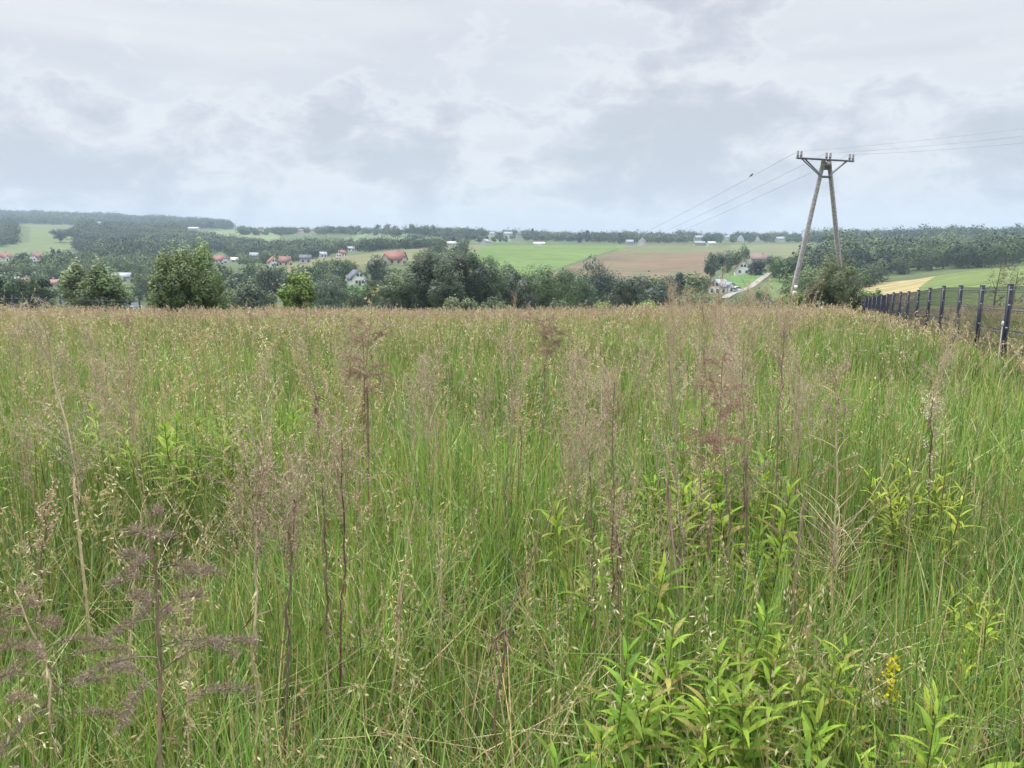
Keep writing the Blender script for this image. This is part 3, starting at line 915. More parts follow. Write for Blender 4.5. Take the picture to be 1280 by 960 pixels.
def stalk_at(name, r, loc, pts, H, style, label, rad, col, head, group, cat):
    st, hd, fz = Geo(), Geo(), Geo()
    col = np.array(col); hcol = np.array(head if head is not None else MAUVE)
    n = len(pts)
    cc = np.repeat(col[None], n, 0) * (.8 + .4 * r.random((n, 1)))
    st.tube(pts, np.linspace(rad, rad * .38, n), cc, 6, cap=False)
    tt = np.linspace(0, 1, n)

    def on(u): return np.array([np.interp(u, tt, pts[:, k]) for k in range(3)])
    # curled dead leaves hang along the lower stem
    m = int(10 + 14 * r.random())
    u = .12 + .5 * r.random(m)
    lp_ = np.array([on(k) for k in u])
    aim = r.normal(0, .6, (m, 3)); aim[:, 2] -= .9
    hd.add(*kites(lp_, aim, .03 + .05 * r.random(m), .0035 + .0035 * r.random(m), np.array((.13, .092, .06))[None] * (.7 + 1.1 * r.random((m, 1))), r))
    # frayed bark and leaf scraps cling to the stem
    m = 90
    u = .05 + .7 * r.random(m)
    aim = r.normal(0, .35, (m, 3)); aim[:, 2] -= .8
    hd.add(*kites(np.array([on(k) for k in u]) + r.normal(0, .0025, (m, 3)), aim, .012 + .028 * r.random(m), .0022, col[None] * (.6 + 1.0 * r.random((m, 1))), r))
    if style == 'plume':
        for k in range(20):
            uu = .42 + .56 * (k + r.random()) / 20
            a = k * 2.4 + r.normal(0, .4)
            L = (.19 - .155 * ((uu - .42) / .58)) * (.6 + .55 * r.random())
            p_ = on(uu); h_ = np.array([math.cos(a), math.sin(a), 0])
            t = np.linspace(0, 1, 8)
            arc = p_ + h_ * (L * t)[:, None] + np.array([0, 0, 1.0]) * (L * (.55 * t - .62 * t ** 2))[:, None]
            hd.tube(arc, np.linspace(.0016, .0006, 8), hcol * .8, 3, cap=False)
            mm = int(400 * L / .15)
            w_ = .28 + .72 * r.random(mm) ** .7
            q_ = np.stack([np.interp(w_, t, arc[:, j]) for j in range(3)], 1) + r.normal(0, .0045, (mm, 3)) + np.array([0, 0, .003])
            fz.add(*kites(q_, r.normal(0, 1, (mm, 3)) + h_ * .4 + np.array([0, 0, .5]), .011 * (.5 + r.random(mm)), .0016, hcol[None] * (.75 + .8 * r.random((mm, 1))), r))
    elif style == 'broom':
        for k in range(32):
            uu = .66 + .34 * r.random()
            a = r.random() * 6.28; s_ = .25 + .5 * r.random()
            d = np.array([math.cos(a) * s_, math.sin(a) * s_, 1.0])
            twigs(hd, r, on(uu), d, .10 + .13 * r.random(), hcol, .0011, 1, fz, (.010, 1.5), .05)
    elif style == 'lateral':
        for k in range(60):
            uu = .38 + .6 * k / 60
            a = k * 2.4 + r.normal(0, .5)
            L = (.30 * (1 - .75 * (uu - .38) / .62)) * (.6 + .6 * r.random())
            d = np.array([math.cos(a), math.sin(a), .55 + .3 * r.random()])
            twigs(hd, r, on(uu), d, L * 1.2, PALE if r.random() < .75 else hcol, .0016, 0, None, up=-.12)
        for k in range(10):
            a = r.random() * 6.28
            twigs(hd, r, on(.9 + .1 * r.random()), np.array([math.cos(a) * .6, math.sin(a) * .6, .9]), .07 + .05 * r.random(), hcol, .0010, 1, fz, (.012, 4), -.1)
    elif style == 'tuft':
        for k in range(20):
            a = r.random() * 6.28
            d = np.array([math.cos(a) * .8, math.sin(a) * .8, .35 + .5 * r.random()])
            twigs(hd, r, on(.84 + .16 * r.random()), d, .06 + .09 * r.random(), hcol, .0010, 1, fz, (.013, 9), -.35)
    elif style == 'seedy':
        for k in range(30):
            uu = .35 + .65 * k / 30
            a = r.random() * 6.28
            L = .03 + .06 * r.random() * (1 - .5 * uu)
            d = np.array([math.cos(a) * .7, math.sin(a) * .7, .9])
            p_ = on(uu); e_ = p_ + d * L
            hd.tube([p_, (p_ + e_) / 2, e_], [.0010, .0008, .0005], hcol * .8, 3, cap=False)
            mm = 14
            q_ = p_ + (e_ - p_) * (.35 + .75 * r.random((mm, 1))) + r.normal(0, .005, (mm, 3))
            fz.add(*kites(q_, r.normal(0, 1, (mm, 3)), .013 * (.6 + .7 * r.random(mm)), .0058, hcol[None] * (.8 + .6 * r.random((mm, 1))), r))
    elif style == 'bare':
        for k in range(9):
            a = r.random() * 6.28
            d = np.array([math.cos(a) * .5, math.sin(a) * .5, 1.0])
            twigs(hd, r, on(.5 + .5 * r.random()), d, .06 + .10 * r.random(), col, .0010, 0, fz, (.008, 1.0))
    e = empty(name, loc)
    tag(e, label, cat, group)
    st.build('stem', M_STALK, e, True)
    hd.build('dry_sprays', M_STALK, e)
    if fz.n: fz.build('seed_sprays', M_SEED, e)
    return e


heroes = [
    (1.32, (190, 640), 205, 'plume', 'big mauve plumed dead weed with drooping fluffy side branches at the lower left', [(200, 820)], .0048, BROWN, (.20, .155, .128)),
    (1.55, (18, 738), 78, 'plume', 'smaller mauve plumed dead weed cut by the left edge', [(66, 850)], .004, PALE, (.215, .165, .13)),
    (1.75, (318, 612), 312, 'broom', 'pinkish brown broom-topped dead weed on twin pale stems at lower left', [(320, 780)], .0042, PALE, (.29, .225, .17)),
    (1.80, (368, 625), 356, 'broom', 'broom-topped dead weed with a dark shaggy stem beside the twin-stemmed one', [(358, 800)], .0046, (.15, .105, .08), (.29, .225, .17)),
    (2.75, (1048, 455), 1036, 'lateral', 'tall pale stalk with many thin sideways branches at right', [(1047, 620), (1042, 760)], .0060, (.43, .35, .24), (.23, .17, .14)),
    (2.70, (903, 452), 884, 'tuft', 'dead weed with a dense purplish brown drooping head at right of centre', [(893, 600), (880, 740)], .0044, BROWN, (.175, .115, .095)),
    (2.10, (428, 560), 420, 'broom', 'dark red-brown stemmed dead weed left of the bottom centre', [(428, 720)], .0042, (.115, .06, .05), (.29, .225, .165)),
    (2.15, (402, 600), 404, 'bare', 'shaggy brown stalk standing just left of the dark red stem', [(408, 760)], .0045, (.17, .12, .09), None),
    (2.35, (62, 425), 128, 'broom', 'leaning pale stalk with a wispy grey top at far left', [(85, 560), (104, 650)], .0050, PALE, (.30, .25, .19)),
    (3.3, (466, 358), 436, 'seedy', 'tallest beige seeded stalk rising above the skyline left of centre', [(461, 450), (447, 560)], .0040, (.24, .20, .10), (.40, .35, .20)),
    (3.2, (452, 405), 462, 'tuft', 'dark drooping dead head crossing the tallest beige stalk', [(458, 440), (462, 600)], .003, BROWN, (.18, .135, .105)),
    (3.5, (382, 388), 420, 'seedy', 'thin budded stalk reaching the skyline left of the tallest beige one', [(390, 460), (402, 560)], .0034, BROWN, (.28, .22, .17)),
    (2.25, (768, 478), 770, 'broom', 'thick brown broom-topped stalk at centre, dark and shaggy below', [(776, 620), (766, 780)], .0046, (.17, .115, .085), (.29, .22, .165)),
    (2.45, (803, 440), 862, 'bare', 'pale curved stalk leaning left, right of the thick brown one', [(828, 520), (838, 680), (845, 780)], .0045, (.33, .26, .18), None),
    (2.5, (836, 452), 878, 'broom', 'pale broom-topped stalk crossing the curved leaning one', [(830, 600), (858, 740)], .0046, (.30, .23, .16), (.31, .245, .185)),
    (2.6, (930, 425), 925, 'broom', 'brown broom-topped stalk behind the purplish drooping head', [(938, 520), (930, 680)], .0044, BROWN, (.31, .245, .185)),
    (4.4, (692, 408), 668, 'tuft', 'thin hooked dark stalk standing alone above the grass at centre', [(684, 440), (676, 480)], .0036, BROWN, (.17, .12, .10)),
    (2.1, (520, 620), 470, 'bare', 'long bare straw-yellow stalk leaning right at lower centre', [(508, 690), (490, 800)], .0046, (.46, .38, .22), None),
    (2.45, (547, 640), 549, 'bare', 'short pale upright stalk right of the leaning straw-yellow one', [(552, 740)], .0042, (.44, .36, .22), None),
    (2.4, (1004, 615), 980, 'bare', 'mottled grey-brown stalk left of the tall pale branching one', [(996, 700)], .0046, (.26, .20, .14), None),
    (3.4, (1166, 500), 1160, 'seedy', 'short dark stalk with pale specks near the right-hand leafy clump', [(1163, 540)], .004, DARK, (.42, .38, .28)),
    (3.6, (650, 500), 640, 'seedy', 'beige seeded stalk at the very centre of the meadow', [(652, 560)], .0036, BROWN, (.42, .36, .22)),
    (1.9, (690, 640), 592, 'bare', 'fallen-over dark twiggy stalk slanting across the bottom centre', [(640, 760), (606, 830)], .004, (.17, .12, .085), None),
    (2.0, (175, 640), 150, 'bare', 'pale dead stalk behind the big mauve plume', [(165, 760)], .004, PALE, None),
    (2.2, (60, 620), 30, 'seedy', 'stalk with tan clusters near the left edge above the small plume', [(50, 700)], .0038, BROWN, (.36, .29, .2)),
    (3.0, (980, 410), 960, 'broom', 'broom-topped stalk against the far trees below the concrete pole', [(976, 500)], .0042, BROWN, (.31, .245, .185)),
    (3.1, (878, 385), 870, 'bare', 'thin tall stalk topping the grass left of the broom-topped one', [(880, 470)], .0036, BROWN, (.31, .245, .185)),
    (2.3, (735, 560), 744, 'bare', 'thin dark stalk leaning left of the thick brown central one', [(742, 700)], .0034, (.18, .125, .095), None),
    (2.6, (905, 560), 898, 'bare', 'knotty brown stem below the purplish drooping head', [(912, 660)], .0048, (.2, .145, .11), None),
    (1.65, (228, 760), 240, 'seedy', 'short pale seeded stalk right of the big mauve plume base', [(236, 840)], .003, PALE, (.28, .235, .155)),
]
for i, (Y, top, bp, style, lab, mids, rad, col, head) in enumerate(heroes):
    dry_stalk('dry_weed_stalk', 300 + i, Y, top, bp, style, lab, mids, rad, col, head)

# smaller stalks further out: a few built, the rest copied
protos = []
for i, (style, hc) in enumerate((('broom', (.31, .245, .185)), ('bare', None), ('seedy', (.38, .31, .2)), ('tuft', (.2, .14, .13)), ('broom', (.31, .24, .18)), ('lateral', (.26, .19, .16)))):
    r = np.random.default_rng(700 + i)
    H = 1.22
    t = np.linspace(0, 1, 14)
    pts = np.stack([.06 * t ** 2 * r.normal() + .008 * np.sin(6 * t), .06 * t ** 2 * r.normal(), H * t], 1)
    protos.append((r, pts, H, style, hc))
made = {}
zones = [
    (34, 690, 1010, 3.0, 6.0, (0, 0, 4, 1, 2, 5), 'thin brown dried stalk in the thicket of stalks right of the centre', 'dried stalks in the central thicket'),
    (26, 830, 975, 6.5, 15, (0, 4, 2, 0), 'dried stalk in the tan clump below the concrete pole', 'dried stalks below the concrete pole'),
    (16, 240, 640, 3.0, 6.5, (0, 2, 1, 4), 'dried stalk scattered in the grass left of the centre', 'dried stalks left of the centre'),
    (12, -40, 230, 3.2, 8, (0, 4, 1), 'greyish dried stalk in the grass along the left side', 'dried stalks along the left side'),
    (10, 1010, 1270, 4.0, 9, (0, 1, 2), 'dried stalk in the lush grass before the mesh fence', 'dried stalks before the mesh fence'),
    (14, 1180, 1310, 17, 24, (0, 4, 1, 2), 'tan dried stalk growing behind the mesh fence', 'dried stalks behind the mesh fence'),
    (16, 0, 840, 12, 26, (0, 4, 2, 3), 'small dried stalk in the far pinkish part of the meadow', 'dried stalks in the far meadow'),
]
rz = random.Random(9)
for (n, p0, p1, Y0, Y1, ids, lab, grp) in zones:
    for k in range(n):
        i = rz.choice(ids)
        Y = rz.uniform(Y0, Y1); px = rz.uniform(p0, p1)
        x = xy_at(px, Y)
        loc = (x, Y, float(height(x, Y)))
        if i not in made:
            r, pts, H, style, hc = protos[i]
            e = stalk_at('dry_weed_stalk', r, loc, pts, H, style, lab, .0036, (.30, .235, .15) if i % 2 else (.34, .27, .17), hc, grp, 'dried weed')
            made[i] = e
        else:
            e = copy_tree(made[i])
            tag(e, lab, 'dried weed', grp)
            e.location = loc
        e.rotation_euler = (rz.gauss(0, .07), rz.gauss(0, .07), rz.uniform(0, 6.28))
        s_ = rz.uniform(.72, 1.08) * (1.22 if 'concrete' in grp else 1)
        e.scale = (s_, s_, s_)

# ------------------------------------------------------------------ mesh fences
POST_C, WIRE_C = (.022, .025, .044), (.03, .033, .05)


def mesh_fence(spots, label, h=1.6, group=None):
    """posts with clips and welded wire panels between them"""
    fe = tag(empty('mesh_fence', (spots[0][0], spots[0][1], spots[0][2])), label, 'fence', group)
    o0 = np.array(spots[0])
    P = [np.array(s) - o0 for s in spots]
    for a in P:
        g = Geo()
        g.box((a[0], a[1], a[2] + h / 2 - .15), (.085, .06, h + .3), POST_C, .35)
        g.box((a[0], a[1], a[2] + h + .008), (.091, .066, .016), (.02, .022, .04), .35)
        po = g.build('post', M_PAINT, fe)
        c_ = Geo()
        for z in (.25, .75, 1.2, 1.5):
            c_.box((a[0] - .01, a[1] - .038, a[2] + z), (.05, .012, .028), (.45, .46, .50), .35)
        c_.build('clip', M_STEEL, po)
    for a, b in zip(P[:-1], P[1:]):
        g = Geo()
        L = np.linalg.norm((b - a)[:2])
        d = (b - a) / L
        nv = int(L / .05)
        z0 = .06
        for k in range(1, nv):
            p_ = a + d * (k * L / nv)
            g.tube([p_ + (0, 0, z0), p_ + (0, 0, h - .03)], [.0027, .0027], WIRE_C, 3, cap=False)
        nrm = np.array([-d[1], d[0], 0])
        for z in np.arange(z0 + .03, h - .02, .2):
            g.tube([a + (0, 0, z), b + (0, 0, z)], [.0055, .0055], WIRE_C, 3, cap=False)
        for z in (.15, .65, 1.1, 1.5):       # folded stiffening rows
            for dz in (-.05, .05):
                g.tube([a + nrm * .0 + (0, 0, z + dz), b + (0, 0, z + dz)], [.0055, .0055], WIRE_C, 3, cap=False)
            g.tube([a - nrm * .02 + (0, 0, z), b - nrm * .02 + (0, 0, z)], [.008, .008], (.20, .21, .26), 3, cap=False)
        g.build('panel', M_PAINT, fe)
    return fe


sp = []
for k in range(-2, 27):
    Y = 15.3 + 2.35 * k
    x = 4.18 + 0.372 * Y
    sp.append((x, Y, float(height(x, Y))))
mesh_fence(sp, 'dark blue welded mesh fence with square posts running down the right side')
sp = []
for k in range(0, 12):
    px = 7 - 64 + [0, 64, 125, 177, 225, 270, 312, 352, 390, 426, 460, 492][k]
    Y = 42 + 1.5 * k
    top = {0: 364, 1: 365}.get(k, 366)
    x = (px - 640) / F * (Y * CT)
    sp.append((x, Y, float(height(x, Y))))
sp = sp[:6]
mesh_fence(sp, 'far mesh fence whose dark post tops stand above the grass at left', 1.72)

# thin stake with a white cap beside the fence
x, Y = xy_at(1256, 13.6), 13.6
x = (1254 - 640) / F * 13.6
e = tag(empty('fence_stake', (x, Y, float(height(x, Y)))), 'thin grey stake with a white cap in front of the mesh fence', 'stake')
g = Geo(); g.tube([(0, 0, -.1), (.01, 0, .86)], [.010, .008], (.22, .22, .21), 6); g.build('rod', M_STEEL, e)
g = Geo(); zz = np.linspace(0, 1, 6); g.tube(np.stack([zz * 0 + .01, zz * 0, .83 + .10 * zz], 1), [.010, .018, .022, .022, .016, .003], (.5, .5, .48), 8); g.build('cap', M_CERAM, e)

# ------------------------------------------------------------------ concrete power pole
YP = 52.0
CONC = (.275, .265, .262)
topL, topR = pt(1030, 199, YP - .1), pt(1036, 199, YP + .3)
bl, br_ = pt(981, 405, YP - .8), pt(1058, 405, YP + 1.0)
bl[2] = float(height(bl[0], bl[1])) - .3; br_[2] = float(height(br_[0], br_[1])) - .3
org = np.array([(bl[0] + br_[0]) / 2, YP, float(height((bl[0] + br_[0]) / 2, YP))])
pe = tag(empty('power_pole', tuple(org)), 'tall A-shaped concrete power pole rising behind the grass at right', 'power pole')
for a, b in ((bl, topL), (br_, topR)):
    g = Geo()
    t = np.linspace(0, 1, 9)[:, None]
    P = (a - org) * (1 - t) + (b - org) * t
    g.tube(P, np.linspace(.215, .155, 9), CONC, 4, .8)
    dirv = (b - a) / np.linalg.norm(b - a)
    for k in range(5, 40):     # climbing holes: plates on the face, hole shade painted as a darker colour
        p_ = a - org + dirv * (.26 * k)
        g.box((p_[0] + .0, p_[1] - .155 + .035 * k / 40, p_[2]), (.05, .02, .09), (.20, .185, .17))
    g.build('leg', M_CONC, pe)
dl = (topL - bl) / np.linalg.norm(topL - bl)
g = Geo()
plate_at = bl - org + dl * ((361 - 405) / (199 - 405) * np.linalg.norm(topL - bl))
g.box(plate_at + (.02, -.25, 0), (.26, .012, .34), (.80, .80, .77)); g.build('number_plate', M_PAINT, pe)
g = Geo()
plate2 = plate_at + dl * .42
g.box(plate2 + (.02, -.245, 0), (.22, .012, .24), (.80, .80, .77)); g.build('warning_plate', M_PAINT, pe)
armL, armR = pt(996, 197.5, YP - .9) - org, pt(1067, 201.5, YP + 1.3) - org
ad = armR - armL
STL = (.105, .11, .125)
g = Geo()
g.tube([armL, armR], [.085, .085], STL, 4, .9); g.build('crossarm', M_STEEL, pe)
brl, brr = pt(1027.5, 221, YP - .3) - org, pt(1038, 218, YP + .5) - org
for (u, b_) in ((.12, brl), (.88, brr)):
    g = Geo(); g.tube([armL + ad * u - (0, .08, 0), b_ - (0, .1, 0)], [.05, .05], STL, 4)
    g.tube([armL + ad * (u - .03 if u < .5 else u + .0) + (0, .12, 0), b_ + (0, .15, 0)], [.04, .04], STL, 4)
    g.build('brace', M_STEEL, pe)
g = Geo()
g.box((pt(1033, 211, YP) - org), (.30, .34, .12), STL); g.box((pt(1033, 221, YP) - org), (.52, .36, .12), STL)
g.box((pt(1034.5, 206, YP) - org), (.30, .5, .35), (.16, .155, .15)); g.build('clamp', M_STEEL, pe)
ins = []
for u in (.015, .072, .51, .575, .925, .985):
    g = Geo()
    b0 = armL + ad * u
    z = np.array([.0, .05, .09, .10, .20, .21, .30, .31, .40, .46])
    rr = np.array([.03, .03, .03, .075, .085, .06, .085, .06, .075, .03])
    g.tube(b0 + np.stack([0 * z, 0 * z, z], 1), rr, (.13, .125, .135), 8)
    g.build('insulator', M_CERAM, pe)
    ins.append(b0 + org + np.array([0, 0, .43]))


def wire(a, b, sag, label, group, sl=0.0):
    t = np.linspace(0, 1, 40)
    P = np.array(a) * (1 - t[:, None]) + np.array(b) * t[:, None]
    P[:, 2] -= sag * 4 * t * (1 - t)
    g = Geo()
    g.tube(P - np.array(a), .0095, (.28, .29, .31), 4)
    return tag(g.build('power_line', M_STEEL, loc=tuple(a)), label, 'overhead wire', group)


# the next pole down the valley, its top among the trees
d2 = np.array([-20.5, 92.0])
def far_pole(P0, h, label, yaw):
    e = tag(empty('wooden_power_pole', tuple(P0), yaw), label, 'power pole')
    g = Geo(); g.tube([(0, 0, -.5), (0, 0, h)], [.24, .17], (.24, .21, .185), 8); g.build('pole', M_BARK, e)
    g = Geo(); g.bar((-1.75, 0, h - .15), (1.75, 0, h - .15), .17, .17, (.26, .25, .25)); g.build('crossarm', M_STEEL, e)
    for s_ in (-1, 1):
        g = Geo(); g.bar((s_ * 1.1, 0, h - .2), (0, 0, h - 1.2), .10, .10, (.26, .25, .25)); g.build('brace', M_STEEL, e)
    for x_ in (-1.65, 0, 1.65):
        g = Geo(); g.tube([(x_, 0, h - .1), (x_, 0, h), (x_, 0, h + .3)], [.05, .09, .05], (.13, .125, .135), 6); g.build('insulator', M_CERAM, e)
    return e


xn, yn = (648 - 640) / F * 205 * CT, 205.0
bz = float(height(xn, yn))
near_top = pt(648, 350, yn)[2]
far_pole((xn, yn, bz), near_top - bz, 'distant power pole among the valley trees that the left wires run to', .25)
for k, (w0, lab) in enumerate(((1, 'highest'), (2, 'middle'), (4, 'lowest'))):
    s_ = (-1.65, 0, 1.65)[k]
    b_ = np.array([xn + s_ * math.cos(.25), yn + s_ * math.sin(.25), near_top + .3])
    wire(ins[(0, 2, 4)[k]], b_, 2.0, lab + ' of the three wires falling from the concrete pole to the left', 'wires to the left')
bx = np.array([40.0, 14.0])
for k, lab in enumerate(('highest', 'middle', 'lowest')):
    row = (160.5, 170.0, 178.5)[k]
    a_ = ins[(1, 3, 5)[k]]
    Ye = 37.0 + .6 * k
    e_ = pt(1281, row, Ye)
    b_ = np.array(a_) + (e_ - np.array(a_)) * 3.2
    b_[2] += 2.0
    # sag so that the wire passes the frame edge at its row
    t_ = 1 / 3.2
    zz_ = a_[2] * (1 - t_) + b_[2] * t_
    sag = (zz_ - e_[2]) / (4 * t_ * (1 - t_))
    wire(a_, b_, sag, lab + ' of the three wires running from the concrete pole to the right edge', 'wires to the right')
# a bird sits on the highest left wire
pb = pt(967, 203.5, 58.5)
a_, t_ = np.array(ins[0]), None
b_ = np.array([xn - 1.65 * math.cos(.25), yn - 1.65 * math.sin(.25), near_top + .3])
t_ = .045
pw = a_ * (1 - t_) + b_ * t_; pw[2] -= 2.0 * 4 * t_ * (1 - t_)
g = Geo()
bp_ = np.array([(-.16, .0, -.02), (-.10, 0, .01), (-.05, 0, .05), (.0, 0, .09), (.05, 0, .13), (.075, 0, .17), (.10, 0, .185), (.135, 0, .18)])
g.tube(bp_ + (0, 0, .03), [.012, .03, .05, .062, .052, .034, .030, .004], (.04, .04, .045), 8)
tag(g.build('bird', M_STALK, loc=tuple(pw)), 'small dark bird perched on the highest left wire', 'bird')

# the small pole before the dark trees
p0 = hit(536, 392, 100); yy = 132.0
xx = (536 - 640) / F * yy * CT
bz = float(height(xx, yy)); tz = pt(536, 365.5, yy)[2]
far_pole((xx, yy, bz), tz - bz, 'grey pole with a crossarm standing before the dark tree group', -.1)
# two pale street poles at the left houses
for px, row, h_, lab in ((30, 327, 7.5, 'pale lamp post beside the red roof at the left edge'), (65, 328, 7.0, 'pale lamp post right of the red roofed house pair')):
    P0 = hit(px, row, 420)
    e = tag(empty('lamp_post', tuple(P0)), lab, 'lamp post')
    g = Geo(); g.tube([(0, 0, -.3), (0, 0, h_)], [.20, .14], (.55, .55, .54), 6); g.build('pole', M_STEEL, e)
    g = Geo(); g.tube([(0, 0, h_), (.5, 0, h_ + .25), (1.1, 0, h_ + .3)], [.10, .09, .14], (.55, .55, .54), 6); g.build('lamp_head', M_STEEL, e)

# ------------------------------------------------------------------ houses
WHITE, CREAM, YEL, GREYW = (.66, .66, .65), (.46, .42, .33), (.45, .36, .22), (.40, .41, .42)
RED, DRED, DGREY, MGREY, BRN = (.165, .068, .056), (.14, .066, .056), (.075, .082, .10), (.22, .235, .26), (.17, .10, .085)
BOXES = []       # image rectangles to keep trees off: (x0, x1, y0, y1, distance)


def gable_body(g, L, Dp, h, rh, col):
    """walls with gables at both ends of x; ridge runs along x"""
    x, y = L / 2, Dp / 2
    v = [(-x, -y, -1.5), (x, -y, -1.5), (x, y, -1.5), (-x, y, -1.5), (-x, -y, h), (x, -y, h), (x, y, h), (-x, y, h), (-x, 0, h + rh), (x, 0, h + rh)]
    g.add(v, [[0, 1, 5, 4], [2, 3, 7, 6], [1, 2, 6, 5], [3, 0, 4, 7], [5, 6, 9, 9], [7, 4, 8, 8]], col)


def house(px, row, dmin, L, Dp, h, rh, rz, wall, roof, label, detail=True, chimney=True, wing=None, name='house', cat='house', dist=None):
    L, Dp, h, rh = L * .86, Dp * .86, h * .86, rh * .86
    if wing: wing = tuple(k * .86 for k in wing)
    P0 = hit(px, row, dmin) if dist is None else None
    if dist is not None:
        x_ = (px - 640) / F * dist * CT
        P0 = np.array([x_, dist, float(height(x_, dist))])
    e = tag(empty(name, tuple(P0), rz), label, cat)
    g = Geo()
    # split degenerate gable triangles into proper quads
    x, y = L / 2, Dp / 2
    v = [(-x, -y, -1.5), (x, -y, -1.5), (x, y, -1.5), (-x, y, -1.5), (-x, -y, h), (x, -y, h), (x, y, h), (-x, y, h),
         (-x, 0, h + rh), (x, 0, h + rh), (-x, 0, h), (x, 0, h), (-x, -y / 2, h + rh / 2), (x, -y / 2, h + rh / 2), (-x, y / 2, h + rh / 2), (x, y / 2, h + rh / 2)]
    g.add(v, [[0, 1, 5, 4], [2, 3, 7, 6], [1, 2, 6, 5], [3, 0, 4, 7], [5, 11, 9, 13], [11, 6, 15, 9], [10, 4, 12, 8], [7, 10, 8, 14]], wall)
    g.build('wall', M_WALL, e)
    g = Geo()
    ov, th = .45, .22
    sl = rh / y
    for s_ in (-1, 1):
        a = np.array([(-x - ov, s_ * (y + ov), h - sl * ov + .05), (x + ov, s_ * (y + ov), h - sl * ov + .05), (x + ov, 0, h + rh + .05), (-x - ov, 0, h + rh + .05)])
        b = a + np.array([0, 0, th])
        g.add(np.concatenate([a, b]), [[0, 3, 2, 1], [4, 5, 6, 7], [0, 1, 5, 4], [2, 3, 7, 6], [1, 2, 6, 5], [3, 0, 4, 7]], roof)
    ro = g.build('roof', M_ROOF, e)
    if chimney:
        g = Geo(); g.box((L * .18, Dp * .08, h + rh * .95 + .4), (.7, .6, 1.8), (.28, .16, .13)); g.build('chimney', M_ROOF, ro)
    if detail:
        def win(c, w_, h_, axis):
            f = Geo(); 
            if axis == 'y': f.box(c, (w_ + .2, .10, h_ + .2), (.62, .62, .60))
            else: f.box(c, (.10, w_ + .2, h_ + .2), (.62, .62, .60))
            fo = f.build('window', M_PAINT, e)
            p_ = Geo(); s_ = np.sign(c[1] if axis == 'y' else c[0])
            off = np.array([0, s_ * .052, 0]) if axis == 'y' else np.array([s_ * .052, 0, 0])
            p_.box(np.array(c) + off, (w_, .02, h_) if axis == 'y' else (.02, w_, h_), (.05, .06, .075)); p_.build('pane', M_GLASS, fo)
        nx = max(2, int(L / 3.2))
        for k in range(nx):
            xx_ = -L / 2 + L * (k + .5) / nx
            for s_ in (-1, 1): win((xx_, s_ * (y + .03), h * .5 if h < 3.6 else h * .3), 1.2, 1.35, 'y')
            if h > 4.5:
                win((xx_, -(y + .03), h * .78), 1.2, 1.3, 'y')
        for s_ in (-1, 1):
            for yy_ in (-Dp * .22, Dp * .22):
                win((s_ * (x + .03), yy_, h * .45), 1.1, 1.35, 'x')
            for yy_ in (-.75, .75):
                win((s_ * (x + .03), yy_, h + rh * .35), 1.0, 1.2, 'x')
        d_ = Geo(); d_.box((s_ * (x + .04), 0, 1.05), (.10, 1.1, 2.1), (.12, .075, .05)); d_.build('door', M_PAINT, e)
    if wing:
        wl, wd_, wh, wrh, wx, wy = wing
        g = Geo(); xx_, yy_ = wl / 2, wd_ / 2
        v = [(-xx_, -yy_, -1.5), (xx_, -yy_, -1.5), (xx_, yy_, -1.5), (-xx_, yy_, -1.5), (-xx_, -yy_, wh), (xx_, -yy_, wh), (xx_, yy_, wh), (-xx_, yy_, wh),
             (0, -yy_, wh + wrh), (0, yy_, wh + wrh), (0, -yy_, wh), (0, yy_, wh), (-xx_ / 2, -yy_, wh + wrh / 2), (xx_ / 2, -yy_, wh + wrh / 2)]
        g.add(np.array(v) + (wx, wy, 0), [[0, 1, 5, 4], [1, 2, 6, 5], [3, 0, 4, 7], [4, 10, 8, 12], [10, 5, 13, 8]], wall); g.build('wing_wall', M_WALL, e)
        g = Geo()
        for s_ in (-1, 1):
            a = np.array([(s_ * (xx_ + .4), -yy_ - .4, wh - .3), (0, -yy_ - .4, wh + wrh + .06), (0, yy_ + .4, wh + wrh + .06), (s_ * (xx_ + .4), yy_ + .4, wh - .3)]) + (wx, wy, 0)
            g.add(np.concatenate([a, a + (0, 0, .2)]), [[0, 3, 2, 1], [4, 5, 6, 7], [0, 1, 5, 4], [2, 3, 7, 6], [1, 2, 6, 5], [3, 0, 4, 7]], roof)
        g.build('wing_roof', M_ROOF, e)
        f = Geo(); f.box((wx, wy - yy_ - .03, wh * .5), (1.5, .1, 1.5), (.62, .62, .6)); fo = f.build('window', M_PAINT, e)
        p_ = Geo(); p_.box((wx, wy - yy_ - .09, wh * .5), (1.3, .02, 1.3), (.05, .06, .075)); p_.build('pane', M_GLASS, fo)
    P1 = np.array(P0)
    a, b = proj(P1); d_ = P1[1]
    hw = max(L, Dp) * .5 * F / d_
    BOXES.append((a - hw, a + hw, b - (h + rh) * F / d_, b, d_, .15 if detail else .55))
    return e


